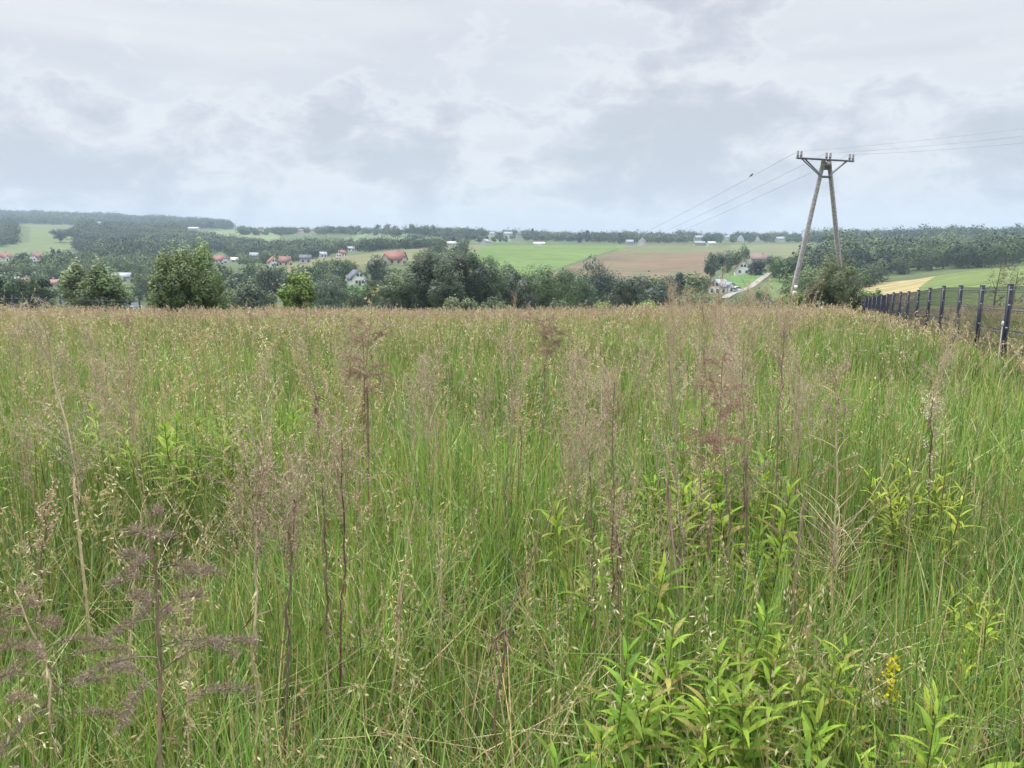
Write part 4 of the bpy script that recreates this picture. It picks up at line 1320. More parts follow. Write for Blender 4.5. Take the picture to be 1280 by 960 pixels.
R_ = math.radians
house(6, 326, 380, 10, 8, 3.2, 4.2, R_(60), WHITE, RED, 'red roofed white house at the left edge of the hillside', wing=(4, 3, 2.8, 2.2, -1, -5))
house(46, 326, 380, 8.5, 8, 3.4, 4.2, R_(75), WHITE, RED, 'white gabled house with a red roof right of the pale lamp post')
house(20, 359, 250, 6, 5, 2.8, 2.6, R_(80), WHITE, MGREY, 'small white house partly hidden by dark trees at lower left')
house(33, 359, 250, 5, 4, 2.6, 2.2, R_(70), WHITE, BRN, 'little white house with a brown roof among the left trees')
house(63, 359, 250, 9, 6, 2.2, 1.8, R_(3), CREAM, (.23, .125, .105), 'long low house with a faded pink roof at left')
house(153, 352, 300, 10, 7, 3.0, 2.2, R_(12), GREYW, MGREY, 'low house with a pale grey roof behind the light willow', chimney=False)
house(158, 377, 120, 3.2, 4, 2.0, 1.9, R_(80), WHITE, DGREY, 'tiny white gabled hut with a dark roof right of the light willow', detail=True, chimney=False, dist=170)
house(275, 329, 380, 13, 8, 2.9, 4.0, R_(-20), WHITE, RED, 'red roofed house right of the bushy tree on the left', wing=(4, 3, 2.8, 2.2, -5, -5))
house(294, 328, 400, 7, 5, 2.5, 2.2, R_(20), GREYW, (.45, .42, .38), 'small pale shed just right of the left red roofed house', chimney=False)
house(342, 333, 380, 9, 7.5, 3.2, 3.8, R_(-60), WHITE, RED, 'white gabled house with a red roof, left of a close pair')
house(357, 332, 380, 8.5, 7, 3.0, 3.6, R_(-10), CREAM, DRED, 'cream house with a dull red roof, right of a close pair')
house(382, 329, 420, 8, 6, 3.6, 2.4, R_(15), GREYW, DGREY, 'grey house behind the sloping strip of grass')
house(404, 322, 460, 6, 5, 3, 2.2, R_(30), WHITE, MGREY, 'small white house at the upper end of the grass strip')
house(427, 321, 450, 7.5, 6, 3.0, 2.6, R_(65), WHITE, DRED, 'white gable above the strip, left of the big red roof')
house(439, 314, 560, 7, 5, 3.0, 2, R_(20), WHITE, MGREY, 'tiny white house beyond the gable above the strip')
house(494, 330, 330, 12.5, 9, 3.0, 4.6, R_(-14), CREAM, RED, 'big cream house with a broad red roof on the slope left of centre', wing=(4.5, 4, 3.2, 3.0, -3.5, -5.5))
house(446, 356, 270, 8.5, 7.5, 4.0, 3.4, R_(-58), WHITE, DGREY, 'white house with a dark roof below the big red roofed one', wing=(3.5, 3, 3.0, 1.8, 1.5, -4.5))
house(386, 363, 210, 7.5, 6.5, 2.8, 2.9, R_(-65), CREAM, BRN, 'beige gabled house with a brown roof behind the yellow-green tree')
house(346, 366, 210, 5.0, 4.5, 2.6, 2.2, R_(-70), YEL, BRN, 'small yellow house beside the yellow-green tree')
house(928, 342, 320, 9.5, 8.8, 3.2, 4.6, R_(78), WHITE, BRN, 'white gabled house with a brown roof beside the gravel road')
house(949, 329, 400, 13, 7, 3.0, 3.2, R_(-5), GREYW, (.145, .10, .088), 'brown roofed farm building behind the white gabled house')
house(899, 367, 220, 6.0, 6.0, 3.0, 2.6, R_(40), WHITE, MGREY, 'modern white house with grey roofs at the foot of the gravel road', wing=(4.2, 4.5, 3.6, .8, 3.2, -1.2))
far_houses = [
    (242, 288, 1100, 22, 8, 4, 3, 5, WHITE, GREYW, 'long white building on the far left hillside'),
    (124, 281, 1300, 13, 9, 4, 4, 20, WHITE, MGREY, 'tiny white house under the far left forest'),
    (226, 318, 560, 7, 5, 3, 2.4, 40, WHITE, MGREY, 'white speck of a house in the trees above the bushy tree'),
    (318, 323, 520, 9, 6, 3, 3, 10, GREYW, MGREY, 'grey roofed house right of the pale shed'),
    (326, 288, 1100, 13, 9, 4, 4.5, 0, CREAM, DRED, 'red roofed house high on the left part of the ridge'),
    (376, 291, 1050, 12, 9, 4, 4.5, 30, WHITE, RED, 'red roofed ridge house above the valley, left of its twin'),
    (391, 290, 1050, 11, 8, 4, 4, -20, CREAM, DRED, 'dull red ridge house right of its brighter twin'),
    (564, 308, 700, 9, 6, 3, 2, 5, WHITE, GREYW, 'low white house at the top left of the green crop'),
    (607, 306, 760, 9, 7, 3.4, 3, 60, WHITE, MGREY, 'white gable just above the green crop'),
    (615, 295, 1100, 10, 7, 4, 3, 20, WHITE, MGREY, 'small white ridge house left of the large white one'),
    (635, 296, 1100, 16, 9, 5, 4, 10, WHITE, MGREY, 'large white ridge house left of the centre'),
    (649, 297, 1100, 11, 8, 5, 4, 50, GREYW, DGREY, 'dark roofed ridge house right of the large white one'),
    (674, 307.5, 700, 11, 4, 2.4, 1, 2, (.8, .8, .78), (.78, .78, .78), 'long white greenhouse on the edge of the green crop'),
    (787, 306, 760, 10, 7, 3.4, 3.4, 0, GREYW, MGREY, 'grey house at the top of the field boundary'),
    (802, 307.5, 760, 12, 9, 3.6, 4.6, 75, WHITE, MGREY, 'white gabled house above the brown field'),
    (874, 307.5, 760, 12, 7, 3, 2, 5, (.42, .46, .40), MGREY, 'low greyish green barn above the brown field'),
    (889, 307.5, 780, 9, 6, 3, 2, 10, WHITE, GREYW, 'white shed right of the greyish green barn'),
    (873, 300, 1100, 15, 9, 4, 4, 0, GREYW, MGREY, 'wide pale house on the ridge above the greenish barn'),
    (909, 299.5, 1100, 11, 8, 4, 3.5, 15, WHITE, MGREY, 'white ridge house left of the tall gable'),
    (926, 301.5, 1050, 12, 10, 4, 6, 80, WHITE, GREYW, 'white ridge house with a tall pale gable'),
    (947, 301, 1100, 9, 7, 4, 3.5, 80, WHITE, MGREY, 'narrow white ridge house right of the tall gable'),
    (975, 301.5, 1050, 16, 9, 3.6, 4, 10, WHITE, MGREY, 'wide white ridge house left of the concrete pole'),
]
for (px, row, dm, L, Dp, h, rh, a, wc, rc, lab) in far_houses:
    nm = 'greenhouse' if 'greenhouse' in lab else ('barn' if 'barn' in lab else ('shed' if ' shed' in lab else 'house'))
    house(px, row, dm, L, Dp, h, rh, R_(a), tuple(k * .72 for k in wc), tuple(k * .85 for k in rc), lab, detail=False, chimney=False, name=nm, cat=nm)


def car(px, row, dmin, rz, col, label, group):
    P0 = hit(px, row, dmin)
    e = tag(empty('parked_car', tuple(P0 + (0, 0, .40)), rz), label, 'car', group)
    g = Geo()
    prof = np.array([(-2.1, .35), (-2.15, .8), (-1.9, 1.0), (-1.2, 1.05), (-.6, 1.5), (.9, 1.5), (1.7, 1.05), (2.1, .95), (2.15, .4)])
    n = len(prof)
    v = np.concatenate([np.stack([prof[:, 0], np.full(n, s_ * .85), prof[:, 1]], 1) for s_ in (-1, 1)])
    q = [[i, i + 1, n + i + 1, n + i] for i in range(n - 1)] + [[n - 1, 0, n, 2 * n - 1]]
    for o_ in (0, n): q += [[o_, o_ + 1, o_ + 2, o_ + 3], [o_, o_ + 3, o_ + 6, o_ + 8], [o_ + 3, o_ + 4, o_ + 5, o_ + 6], [o_ + 6, o_ + 7, o_ + 8, o_ + 8 - 1]]
    g.add(v, q, col); g.build('body', M_PAINT, e)
    for s_ in (-1, 1):
        g = Geo(); g.box((.15, s_ * .856, 1.24), (1.9, .02, .34), (.04, .045, .05)); g.build('window', M_GLASS, e)
    for x_ in (-1.3, 1.35):
        for s_ in (-1, 1):
            g = Geo(); g.tube([(x_, s_ * .70, .33), (x_, s_ * .88, .33)], [.33, .33], (.03, .03, .03), 10)
            g.build('wheel', M_PAINT, e)
    a, b = proj(P0)
    BOXES.append((a - 7, a + 7, b - 6, b, P0[1], .2))


car(907, 366.5, 220, .4, (.70, .71, .72), 'white car parked right against the modern white house', 'cars by the gravel road')
car(913.5, 366, 220, .3, (.30, .36, .45), 'blue-grey car between the two pale cars by the gravel road', 'cars by the gravel road')
car(920, 365, 220, .3, (.62, .64, .66), 'silver car nearest the gravel road bend', 'cars by the gravel road')
car(948, 340.5, 320, .0, (.75, .75, .75), 'white van-like car parked beside the white gabled house', 'cars by the gravel road')

# ------------------------------------------------------------------ trees
def crown_geo(seed_, ax, nl, n, leaf, col, var=.22, shape='round', lobe=.45, nj=.5):
    """leaf-clump faces over many lobes; ax = half sizes (x, y, z), centre at ax[2]*1.0 above 0"""
    r = np.random.default_rng(seed_)
    g = Geo()
    ax = np.array(ax, float)
    lob = []
    while len(lob) < nl:
        p_ = r.normal(0, .55, 3)
        if shape == 'column': p_[2] = r.uniform(-1, 1) * .9
        if np.linalg.norm(p_) > .95: continue
        if shape == 'cone':
            zz_ = r.uniform(-.95, .9); rad_ = (1 - (zz_ + 1) / 2) * .9
            a = r.random() * 6.28; p_ = np.array([math.cos(a) * rad_ * r.random() ** .5, math.sin(a) * rad_ * r.random() ** .5, zz_])
        if shape == 'bush':
            zz_ = r.uniform(-.92, .85); a = r.random() * 6.28; rad_ = math.sqrt(max(0, 1 - (max(zz_, -.2) + .2) ** 2 / 1.25)) * (.3 + .65 * r.random()); p_ = np.array([math.cos(a) * rad_, math.sin(a) * rad_, zz_])
        lob.append(p_)
    lob = np.array(lob)
    lr = lobe * (.6 + .7 * r.random(nl))
    if shape == 'cone': lr = lr * np.clip(1.1 - (lob[:, 2] + 1) / 2, .25, 1)
    lv = 1 + (r.random(nl) - .5) * 2 * var
    idx = r.integers(0, nl, n)
    d = r.normal(0, 1, (n, 3)); d /= np.linalg.norm(d, axis=1)[:, None]
    d[:, 2] = np.where(d[:, 2] < -.2, d[:, 2] * .6, d[:, 2])
    rad_ = lr[idx] * (1.02 - .42 * r.random(n) ** 2)
    p_ = lob[idx] + d * rad_[:, None]
    if shape in ('bush', 'column'): p_ = lob[idx] + d * rad_[:, None] * np.array([.85, .85, 1.0]) + np.array([0, 0, 1.0]) * (np.maximum(d[:, 2], 0) ** 3 * rad_ * r.random(n) * 1.5)[:, None]
    pos = p_ * ax
    # irregular outer sprays
    pos += r.normal(0, leaf * .45, (n, 3))
    nrm = d + r.normal(0, nj, (n, 3)) + np.array([0, 0, .25])
    nrm /= np.linalg.norm(nrm, axis=1)[:, None]
    t1 = np.cross(nrm, r.normal(0, 1, (n, 3))); t1 /= np.linalg.norm(t1, axis=1)[:, None] + 1e-9
    t2 = np.cross(nrm, t1)
    L = leaf * (.55 + .9 * r.random(n)); W = L * (.45 + .3 * r.random(n))
    v = np.stack([pos - t1 * L[:, None] * .5, pos + t2 * W[:, None] * .5 - t1 * L[:, None] * .08, pos + t1 * L[:, None] * .5, pos - t2 * W[:, None] * .5 + t1 * L[:, None] * .05], 1)[:, ::-1]
    sn = d * .75 + p_ * .55 + nrm * .45 + np.array([0, 0, .2]); sn /= np.linalg.norm(sn, axis=1)[:, None]
    g.nr = [np.repeat(sn, 4, 0)]
    v[..., 2] += ax[2]
    c = np.array(col)[None] * lv[idx][:, None] * (.88 + .24 * r.random((n, 1))) * (1 + (r.random((n, 3)) - .5) * .14)
    return g.add(v.reshape(-1, 3), np.arange(n * 4).reshape(-1, 4), np.repeat(np.clip(c, 0, 1), 4, 0))


def trunk_geo(seed_, H, ax, r0, limbs=6, col=(.10, .082, .065), low=.15):
    r = np.random.default_rng(seed_)
    g = Geo()
    t = np.linspace(0, 1, 7)
    P = np.stack([.04 * H * np.sin(t * 3 + seed_) * t, .03 * H * np.cos(t * 2.5 + seed_) * t, H * .85 * t], 1)
    P[0, 2] = -.5
    g.tube(P, np.linspace(r0, r0 * .2, 7), col, 7, cap=False)
    for k in range(limbs):
        u = low + (.8 - low) * (k + r.random()) / limbs
        a = k * 2.4 + r.random()
        b = np.array([np.interp(u, t, P[:, j]) for j in range(3)])
        L = ax[0] * (.95 - .45 * u) * (.7 + .4 * r.random())
        d = np.array([math.cos(a), math.sin(a), .75])
        s_ = np.linspace(0, 1, 5)
        Q_ = b + d * (L * s_)[:, None] + np.array([0, 0, .25 * L]) * (s_ ** 2)[:, None]
        g.tube(Q_, np.linspace(r0 * .38, r0 * .07, 5), col, 5, cap=False)
    return g


def tree_mesh(seed_, H, wd, kind, nleaf, leaf, col, lobes=16, lobe=.45, clear=.12, var=.22):
    hx = wd / 2
    cz = H * (1 - clear) / 2
    cg = crown_geo(seed_, (hx / (1 + lobe * .45), hx / (1 + lobe * .45), cz / (1 + lobe * .35)), lobes, nleaf, leaf, col, var, kind, lobe)
    for i in range(len(cg.v)): cg.v[i][:, 2] += H * clear + cz * .02
    av = np.concatenate(cg.v)
    zt_ = np.percentile(av[:, 2], 99.7); xw = np.percentile(np.abs(av[:, :2]), 99.0, axis=0)
    for i in range(len(cg.v)):
        cg.v[i][:, 2] *= H / zt_
        cg.v[i][:, 0] *= hx / xw[0]; cg.v[i][:, 1] *= hx / xw[1]
    tg = trunk_geo(seed_ + 1, H, (hx, hx, cz), max(.06, H * .018))
    return cg, tg


def place_tree(name, P0, cg, tg, label, cat='tree', group=None, mat=None):
    e = tag(empty(name, tuple(P0)), label, cat, group)
    tg.build('trunk', M_BARK, e, True)
    cg.build('crown', mat or M_CROWN1, e)
    return e


def base_at(px, Y):
    x_ = (px - 640) / F * Y * CT
    return np.array([x_, Y, float(height(x_, Y))])


# the trees one can tell apart behind the meadow: (px, top row, width px, distance, kind, leaf, n, colour, name, label)
DKG, MDG, OLV, LTG, YLG, GRY = (.060, .082, .046), (.088, .122, .052), (.095, .128, .052), (.12, .165, .068), (.135, .19, .045), (.085, .098, .066)
named = [
    (216, 314, 66, 47, 'bush', .19, 10000, (.085, .118, .046), 'leafy_tree', 'bushy bright green tree, left half of the pair at left'),
    (246, 304, 76, 49, 'bush', .19, 12500, (.080, .116, .044), 'leafy_tree', 'bushy bright green tree, taller right half of the pair at left'),
    (92, 330, 46, 62, 'bush', .26, 6000, (.12, .155, .075), 'willow_tree', 'pale willow behind the fence posts at left'),
    (128, 331, 50, 64, 'bush', .26, 6000, (.105, .15, .068), 'willow_tree', 'pale green willow right of the palest one at left'),
    (366, 341, 44, 52, 'bush', .18, 6000, (.115, .175, .042), 'leafy_tree', 'yellow-green small tree standing before the beige house'),
    (40, 340, 44, 130, 'round', .45, 3000, (.042, .066, .038), 'dark_tree', 'dark rounded tree hiding the small white houses at left'),
    (5, 340, 40, 120, 'round', .45, 2600, (.05, .08, .042), 'dark_tree', 'dark tree cut by the left edge'),
    (312, 352, 52, 110, 'bush', .40, 3600, (.05, .07, .045), 'dark_tree', 'dark grey-green bush right of the bushy pair'),
    (333, 331, 26, 190, 'round', .55, 1800, (.030, .046, .034), 'dark_tree', 'small very dark tree on the strip above the grey-green bush'),
    (405, 349, 46, 190, 'bush', .50, 2800, (.05, .075, .045), 'dark_tree', 'dark bush left of the white house'),
    (411, 342, 32, 230, 'round', .60, 2200, (.055, .075, .05), 'dark_tree', 'dark round tree touching the white house'),
    (472, 319, 30, 300, 'round', .75, 2200, (.032, .048, .034), 'dark_tree', 'dark tree between the white house and the big red roof'),
    (490, 348, 44, 140, 'bush', .42, 4200, (.075, .085, .058), 'scrub_bush', 'brownish grey bush below the white house'),
    (504, 336, 58, 125, 'round', .40, 5200, (.070, .098, .052), 'leafy_tree', 'mid green tree on the left flank of the dark group'),
    (536, 316, 46, 118, 'column', .36, 6500, (.036, .054, .034), 'dark_tree', 'dark tree with ragged top, left peak of the dark group'),
    (560, 324, 44, 112, 'round', .36, 5500, (.055, .078, .045), 'dark_tree', 'green tree in the middle of the dark group, lighter than its neighbours'),
    (582, 309, 52, 118, 'column', .36, 7500, (.036, .052, .036), 'dark_tree', 'tallest dark tree, right peak of the dark group'),
    (612, 332, 50, 122, 'round', .38, 5000, (.055, .08, .046), 'dark_tree', 'dark green tree on the right flank of the dark group'),
    (640, 340, 44, 128, 'round', .40, 4000, (.048, .072, .045), 'dark_tree', 'rounded dark tree just right of the dark group'),
    (572, 372, 60, 80, 'bush', .26, 5000, (.078, .098, .05), 'scrub_bush', 'olive bush in front of the dark group'),
    (620, 374, 50, 84, 'bush', .28, 4200, (.055, .078, .042), 'scrub_bush', 'dark low bush right of the olive one'),
    (668, 342, 40, 190, 'round', .55, 2800, (.085, .09, .07), 'scrub_bush', 'greyish bare-looking tree below the green crop'),
    (686, 331, 72, 130, 'round', .42, 5200, (.07, .105, .05), 'leafy_tree', 'broad green tree below the field boundary'),
    (750, 321, 60, 190, 'round', .55, 4200, (.034, .052, .038), 'dark_tree', 'big dark round tree in front of the brown field'),
    (722, 336, 60, 150, 'round', .46, 3600, (.062, .092, .048), 'leafy_tree', 'green tree left below the big dark round one'),
    (784, 346, 50, 140, 'bush', .45, 3400, (.05, .068, .045), 'dark_tree', 'dark brownish tree right below the big dark round one'),
    (825, 352, 44, 170, 'round', .5, 3200, (.036, .055, .036), 'dark_tree', 'dark round tree at the foot of the brown field'),
    (851, 341, 34, 200, 'cone', .55, 2800, (.04, .065, .042), 'dark_tree', 'dark pointed tree at the right foot of the brown field'),
    (798, 358, 40, 160, 'bush', .5, 2600, (.06, .082, .05), 'scrub_bush', 'dull green bush between two dark trees below the brown field'),
    (872, 366, 46, 120, 'bush', .42, 3200, (.075, .105, .055), 'scrub_bush', 'green bush left of the modern white house'),
    (758, 377, 36, 72, 'bush', .22, 3600, (.10, .15, .04), 'scrub_bush', 'bright green bush on the crest right of centre'),
    (812, 380, 46, 66, 'bush', .20, 4000, (.11, .165, .042), 'scrub_bush', 'brightest low bush on the crest before the dark trees'),
    (700, 376, 50, 82, 'bush', .26, 3600, (.06, .082, .046), 'scrub_bush', 'dark bush on the crest just right of the centre'),
    (1046, 315, 50, 50.5, 'column', .12, 5200, (.092, .112, .060), 'slender_tree', 'slender dark green tree touching the right leg of the concrete pole'),
    (1026, 352, 44, 51, 'bush', .15, 5000, (.068, .090, .044), 'scrub_bush', 'dark scrub between the legs of the concrete pole'),
    (1068, 356, 44, 52.5, 'bush', .15, 4500, (.065, .085, .044), 'scrub_bush', 'dark scrub right of the slender tree'),
    (992, 384, 42, 47, 'bush', .15, 4200, (.06, .12, .028), 'scrub_bush', 'glossy green bush at the foot of the concrete pole'),
    (1099, 362, 36, 66, 'bush', .20, 3600, (.062, .105, .036), 'scrub_bush', 'round green bush beyond the fence before the straw field'),
    (948, 372, 34, 130, 'column', .42, 2400, (.055, .08, .05), 'dark_tree', 'slim dark tree right of the road bend'),
    (968, 376, 40, 110, 'bush', .38, 2800, (.055, .078, .046), 'scrub_bush', 'dark bush left of the concrete pole foot'),
    (932, 384, 34, 90, 'bush', .30, 2600, (.075, .10, .05), 'scrub_bush', 'green bush hiding the lower end of the gravel road'),
    (890, 316, 20, 330, 'round', .9, 1200, (.05, .075, .045), 'dark_tree', 'small tree on the field edge above the modern house'),
    (905, 313, 26, 385, 'round', .9, 1800, (.045, .068, .046), 'dark_tree', 'dark tree left behind the white gabled house'),
    (925, 304, 24, 400, 'round', .9, 1800, (.07, .105, .048), 'leafy_tree', 'lighter green tree rising behind the white gabled house'),
    (948, 325, 22, 360, 'bush', .9, 1500, (.030, .045, .036), 'dark_tree', 'very dark bush right of the white gabled house'),
    (970, 320, 26, 390, 'round', .9, 1800, (.045, .062, .045), 'dark_tree', 'dark tree right of the brown roofed farm building'),
    (1252, 322, 38, 60, 'column', .11, 700, (.085, .085, .06), 'bare_shrub', 'thin half bare shrub beyond the fence near the right edge'),
    (1274, 328, 38, 58, 'column', .11, 700, (.08, .085, .055), 'bare_shrub', 'thin half bare shrub cut by the right edge'),
    (518, 292, 24, 640, 'round', 1.5, 1500, (.055, .088, .045), 'leafy_tree', 'single round tree on the pale hay field'),
    (75, 286, 22, 900, 'round', 1.8, 1200, (.038, .058, .042), 'dark_tree', 'round dark tree standing on the left hill pasture'),
    (90, 284, 16, 930, 'round', 1.8, 900, (.036, .056, .042), 'dark_tree', 'narrower dark tree behind the round one on the left pasture'),
]
sd = 900
for (px, top, wpx, Y, kind, leaf, n, col, nm, lab) in named:
    sd += 7
    P0 = base_at(px, Y)
    if Y > 250:
        row_ = {518: 302, 75: 303, 90: 299}.get(px)
        if row_: P0 = hit(px, row_, 380); Y = P0[1]
    zt = pt(px, top, Y)[2]
    H = max(zt - P0[2], 2.0)
    wd_ = wpx / F * Y
    lob = {'bush': 38, 'round': 26, 'column': 34, 'cone': 46}[kind]
    if nm == 'bare_shrub': lob = 60
    col = tuple(k * ((1.22 if px > 300 else 1.6) if nm == 'leafy_tree' and Y < 55 else 1.45) + .006 for k in col)
    cg, tg = tree_mesh(sd, H, wd_, kind, int(n * 1.75), leaf * .70, col, lob, {'bush': .29, 'round': .36, 'column': .3, 'cone': .25}[kind] if nm != 'bare_shrub' else .14, .06 if kind == 'bush' else .12, .30)
    place_tree(nm, P0, cg, tg, lab, 'bush' if 'bush' in nm or 'shrub' in nm else 'tree')


def clear_of_houses(P0, H, wd_, fade=.45):
    """would a tree here hide a house that the photograph shows?"""
    a, b = proj(P0); d = P0[1]
    hw = wd_ / 2 * F / d; hh = H * F / d
    for (x0, x1, y0, y1, dh, keep) in BOXES:
        if d < dh + 6 and a + hw * .75 > x0 and a - hw * .75 < x1 and b - hh < y1 - (y1 - y0) * keep and b > y0:
            return False
        if abs(d - dh) < 8 and x0 - 2 < a < x1 + 2: return False
    return True


# countable trees on the slopes: built once per kind, then copied
tp = {}
def tproto(kind, i, col, n=420, leaf=1.25):
    key = (kind, i, col)
    if key not in tp:
        s_ = hash((kind, i)) % 1000 if False else (len(tp) * 13 + 40)
        tp[key] = tree_mesh(2000 + s_, 10.0, {'round': 9.5, 'bush': 10.5, 'cone': 5.0, 'column': 5.5}[kind], kind, n, leaf, col, 14, .42, .08, .25)
        cg, tg = tp[key]
        tp[key] = (cg.mesh('crown', M_CROWN), tg.mesh('trunk', M_BARK, True))
    return tp[key]


rt = random.Random(21)
COUNT = {}
KINDS3 = [('round', MDG), ('round', DKG), ('bush', MDG), ('round', (.05, .078, .038)), ('cone', (.03, .046, .034)), ('bush', (.062, .088, .044))]


def tree_row(n, pts, dmin, h0, h1, label, group, kinds=(0, 1, 2, 3), jit=2.0):
    for k in range(n):
        u = (k + rt.random()) / n * (len(pts) - 1)
        i = min(int(u), len(pts) - 2); f = u - i
        px = pts[i][0] * (1 - f) + pts[i + 1][0] * f + rt.gauss(0, 1.5)
        row = pts[i][1] * (1 - f) + pts[i + 1][1] * f + rt.uniform(-jit, jit)
        P0 = hit(px, row, dmin)
        H = rt.uniform(h0, h1)
        if not clear_of_houses(P0, H, H * .9): continue
        kd, cl_ = KINDS3[rt.choice(kinds)]
        cm, tm = tproto(kd, rt.randint(0, 1), cl_)
        e = tag(empty('leafy_tree' if kd != 'cone' else 'spruce_tree', tuple(P0), rt.uniform(0, 6.28)), label, 'tree', group)
        e.scale = (H / 10 * rt.uniform(.85, 1.25),) * 2 + (H / 10,)
        for nm_, me_ in (('trunk', tm), ('crown', cm)):
            o = bpy.data.objects.new(nm_, me_); COL.objects.link(o); o.parent = e


tree_row(8, [(436, 290), (545, 289)], 900, 9, 13, 'round tree of the spaced row on the skyline behind the hay field', 'skyline row above the hay field', (0, 1, 3), .6)
tree_row(20, [(300, 291), (440, 292)], 900, 8, 12, 'tree among the red roofs along the left of the ridge', 'trees on the left of the ridge', (0, 1, 3, 4), 1.5)
tree_row(30, [(560, 297), (660, 299), (760, 303)], 900, 10, 16, 'tree on the ridge above the green crop', 'trees on the ridge above the crop', (0, 1, 3, 4), 2.5)
tree_row(34, [(770, 304), (880, 303), (1000, 304)], 900, 9, 14, 'tree on the ridge above the brown field', 'trees on the ridge above the brown field', (0, 1, 3, 4), 2.5)
tree_row(16, [(410, 306), (480, 308), (560, 306)], 600, 6, 10, 'tree in the hedge along the foot of the hay field', 'hedge at the foot of the hay field', (0, 1, 2), 1.2)
tree_row(14, [(555, 304), (640, 303)], 800, 6, 10, 'dark tree in the belt right of the hay field', 'belt right of the hay field', (1, 3, 1, 4), 2)
tree_row(18, [(290, 366), (330, 352), (400, 345), (430, 362)], 200, 5, 8, 'tree around the houses below the grass strip', 'trees below the grass strip', (0, 1, 2, 3), 6)
tree_row(22, [(640, 372), (720, 378), (800, 376), (890, 372)], 170, 6, 10, 'tree in the belt along the foot of the fields', 'belt at the foot of the fields', (0, 1, 2, 3, 5), 6)
tree_row(12, [(470, 372), (520, 360), (600, 358), (640, 365)], 200, 7, 10, 'tree behind the dark group in the valley', 'trees behind the dark group', (0, 1, 3), 5)
tree_row(16, [(0, 340), (60, 334), (130, 338), (200, 345)], 380, 7, 11, 'tree on the lower left slope near the red roofs', 'trees near the left red roofs', (0, 1, 3, 2), 5)
tree_row(6, [(30, 328), (90, 328)], 420, 9, 12, 'dark conifer beside the left red roofed houses', 'conifers by the left houses', (4,), 1)
tree_row(16, [(960, 350), (1000, 340), (1010, 325)], 250, 7, 11, 'tree beside the slope meadow left of the concrete pole', 'trees beside the slope meadow', (0, 1, 3), 6)

# woods that read as one mass
def wood(name, polys, label, spacing=9.0):
    g = Geo()
    g.nr = []
    r = np.random.default_rng(len(label) * 7 + 3)
    tmpl, fine_t = [], []
    for k in range(6):
        t = crown_geo(4000 + k, (1, 1, 1), 9, 340, .235, (1, 1, 1), .16, 'round', .52, nj=.3)
        tf = crown_geo(4100 + k, (1, 1, 1), 12, 760, .165, (1, 1, 1), .25, 'round', .48, nj=.4)
        fine_t.append((np.concatenate(tf.v), np.concatenate(tf.q), np.concatenate(tf.c), tf.nr[0]))
        tmpl.append((np.concatenate(t.v), np.concatenate(t.q), np.concatenate(t.c), t.nr[0]))
    n = 0
    for (poly, d0, d1, h0, h1, cols, sp_) in polys:
        xs = [p[0] for p in poly]; ys = [p[1] for p in poly]
        # candidate points in plan, kept where they fall inside the outline as seen
        q0, q1 = (min(xs) - 640) / F / CT, (max(xs) - 640) / F / CT
        area = abs(q1 - q0) * (d1 * d1 - d0 * d0) / 2
        m = min(int(area / (sp_ * sp_) * 1.35), 60000)
        Y = np.sqrt(d0 * d0 + (d1 * d1 - d0 * d0) * r.random(m)); X = (q0 + (q1 - q0) * r.random(m)) * Y
        Z = height(X, Y)
        a, b = proj(np.stack([X, Y, Z], 1))
        ok = inpoly(a, b, poly)
        for x_, y_, z_ in zip(X[ok], Y[ok], Z[ok]):
            nz_ = float(vnoise(x_, y_, 70, 41)); nc_ = float(vnoise(x_, y_, 45, 43))
            H = r.uniform(h0, h1) * (.62 + .75 * nz_); W = H * r.uniform(.9, 1.3)
            if not clear_of_houses(np.array([x_, y_, z_]), H, W): continue
            v, q, c, nv_ = (fine_t if y_ < 430 else tmpl)[r.integers(6)]
            if y_ < 430: sc_ = .62 + .38 * max(0, (y_ - 230) / 200) if h0 > 8 else 1.0; H *= sc_; W *= sc_
            a_ = r.random() * 6.28
            ca, sa = math.cos(a_), math.sin(a_)
            vv = np.stack([(v[:, 0] * ca - v[:, 1] * sa) * W * .42, (v[:, 0] * sa + v[:, 1] * ca) * W * .42, v[:, 2] * H * .45 + H * .02], 1) + (x_, y_, z_)
            col = np.array(cols[r.integers(len(cols))]) * r.uniform(.75, 1.3) * np.array([.62 + .85 * nc_, .66 + .72 * nc_, .8 + .4 * nc_])
            g.add(vv, q, np.clip(c * col, 0, 1)); n += 1
            g.nr.append(np.stack([nv_[:, 0] * ca - nv_[:, 1] * sa, nv_[:, 0] * sa + nv_[:, 1] * ca, nv_[:, 2]], 1))
    print('wood', label[:30], n)
    o = g.build(name, M_WOOD)
    return tag(o, label, 'woodland', kind='stuff')


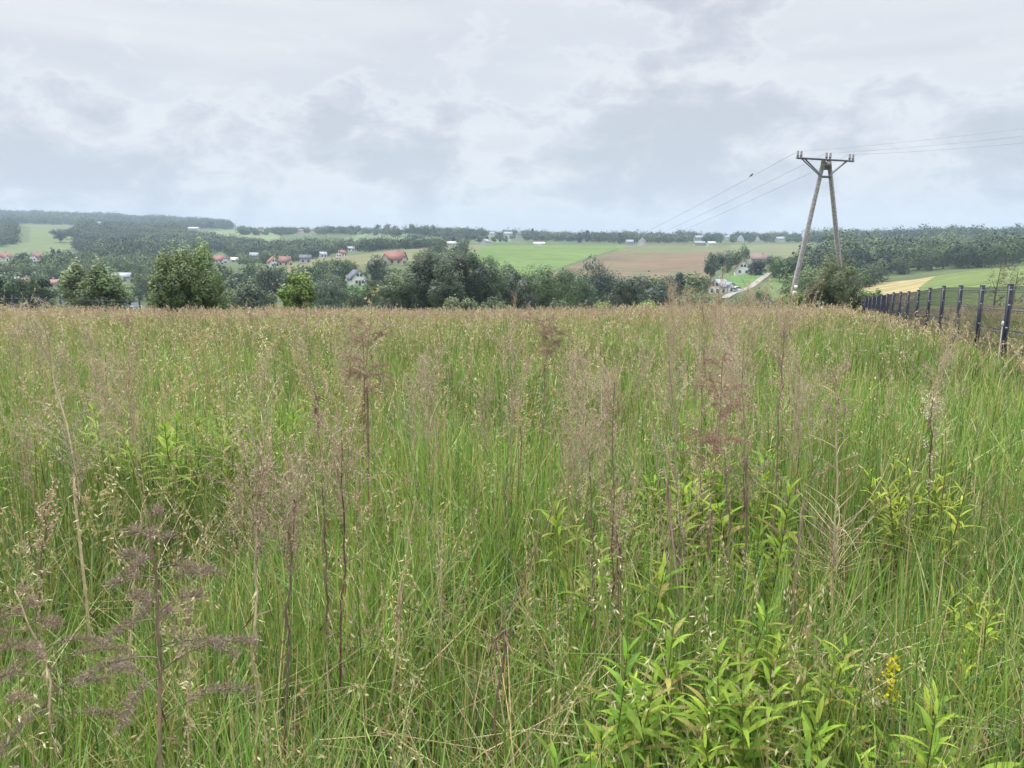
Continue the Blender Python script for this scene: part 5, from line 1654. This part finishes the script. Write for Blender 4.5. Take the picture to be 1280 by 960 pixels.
DK = [(.062, .086, .048), (.074, .102, .052), (.054, .076, .048), (.086, .115, .056)]
LT = [(.095, .13, .06), (.08, .10, .065), (.07, .12, .045)]
MD = [(.09, .122, .054), (.078, .108, .052), (.108, .14, .064), (.066, .092, .052)]
wood('woodland', [([(-160, 262), (0, 268), (130, 272), (200, 275), (296, 282), (300, 287), (150, 283), (40, 281), (-160, 284)], 1700, 2900, 13, 19, DK, 17)],
     'distant blue-green forest along the far left skyline')
wood('woodland', [([(-160, 282), (40, 282), (38, 304), (0, 309), (-160, 312)], 850, 1500, 10, 15, DK, 11),
                  ([(100, 281), (140, 285), (235, 289), (262, 300), (285, 312), (230, 324), (170, 330), (120, 330), (96, 314)], 560, 1500, 10, 16, DK, 10.5),
                  ([(225, 296), (300, 306), (410, 307), (410, 312), (330, 322), (285, 316), (255, 300)], 620, 1300, 8, 13, DK + MD, 10),
                  ([(-160, 330), (60, 327), (130, 328), (240, 322), (330, 322), (300, 336), (230, 350), (150, 354), (0, 352), (-160, 352)], 330, 640, 6, 10, MD, 8.5),
                  ([(-160, 352), (150, 354), (230, 350), (300, 356), (300, 380), (-160, 380)], 170, 345, 5, 8, MD, 7.5)],
     'mixed woodland covering the left hillside around the pastures')
wood('woodland', [([(285, 306), (400, 307), (470, 310), (560, 306), (560, 309), (470, 314), (420, 319), (352, 330), (290, 336)], 430, 1050, 7, 12, DK + MD, 10),
                  ([(300, 356), (350, 343), (400, 340), (440, 338), (472, 338), (520, 334), (560, 338), (640, 348), (640, 372), (300, 376)], 215, 430, 5, 9, MD + LT, 8.5),
                  ([(562, 309), (585, 307), (575, 330), (560, 338), (520, 334), (530, 322)], 380, 620, 5, 9, MD, 9)],
     'trees and hedges round the houses below the hay field')
wood('woodland', [([(1010, 330), (1040, 318), (1080, 310), (1130, 308), (1190, 304), (1195, 309), (1260, 310), (1440, 306), (1440, 322), (1280, 331), (1190, 341), (1110, 352), (1040, 352), (1010, 345)], 380, 900, 10, 17, DK + MD, 13),
                  ([(985, 372), (1010, 345), (1110, 352), (1070, 366), (1070, 380), (975, 384)], 200, 400, 5, 9, MD + LT, 9),
                  ([(1000, 299), (1060, 299), (1130, 298), (1440, 296), (1440, 304), (1250, 302), (1130, 302), (1000, 305)], 900, 1400, 10, 20, DK, 14)],
     'dense dark woodland on the right slope beyond the straw field')
wood('woodland', [([(280, 360), (420, 366), (470, 366), (640, 352), (700, 362), (880, 364), (900, 374), (960, 380), (960, 396), (280, 396)], 105, 330, 4.5, 9, MD + LT, 9)],
     'low mixed trees filling the valley just beyond the meadow')
wood('woodland', [([(300, 289), (440, 290), (560, 293), (700, 297), (1000, 300), (1000, 304), (780, 304), (640, 301), (555, 303), (555, 298), (440, 294), (300, 295)], 950, 1900, 8, 13, DK, 17)],
     'thin belt of trees and scrub along the far ridge')

# ------------------------------------------------------------------ the air
HZ = bpy.data.materials.new('haze air')
HZ.use_nodes = True
t = NT(HZ.node_tree)
pv = t.n('ShaderNodeVolumePrincipled')
pv.inputs['Color'].default_value = (0.45, 0.56, 0.71, 1)
pv.inputs['Density'].default_value = 0.00021
pv.inputs['Anisotropy'].default_value = 0.0
o = t.n('ShaderNodeOutputMaterial')
t.put(o.inputs['Volume'], pv.outputs[0])
zlo, zhi = float(GZ.min()) - 1.0, float(GZ.max()) + 22.0
g = Geo()
g.box((0, 0, (zlo + zhi) / 2), (9300, 9300, zhi - zlo), (1, 1, 1))
tag(g.build('haze', HZ), 'thin pale blue haze filling the air over the valley', 'haze', kind='stuff')
print('terrain z', zlo, zhi)
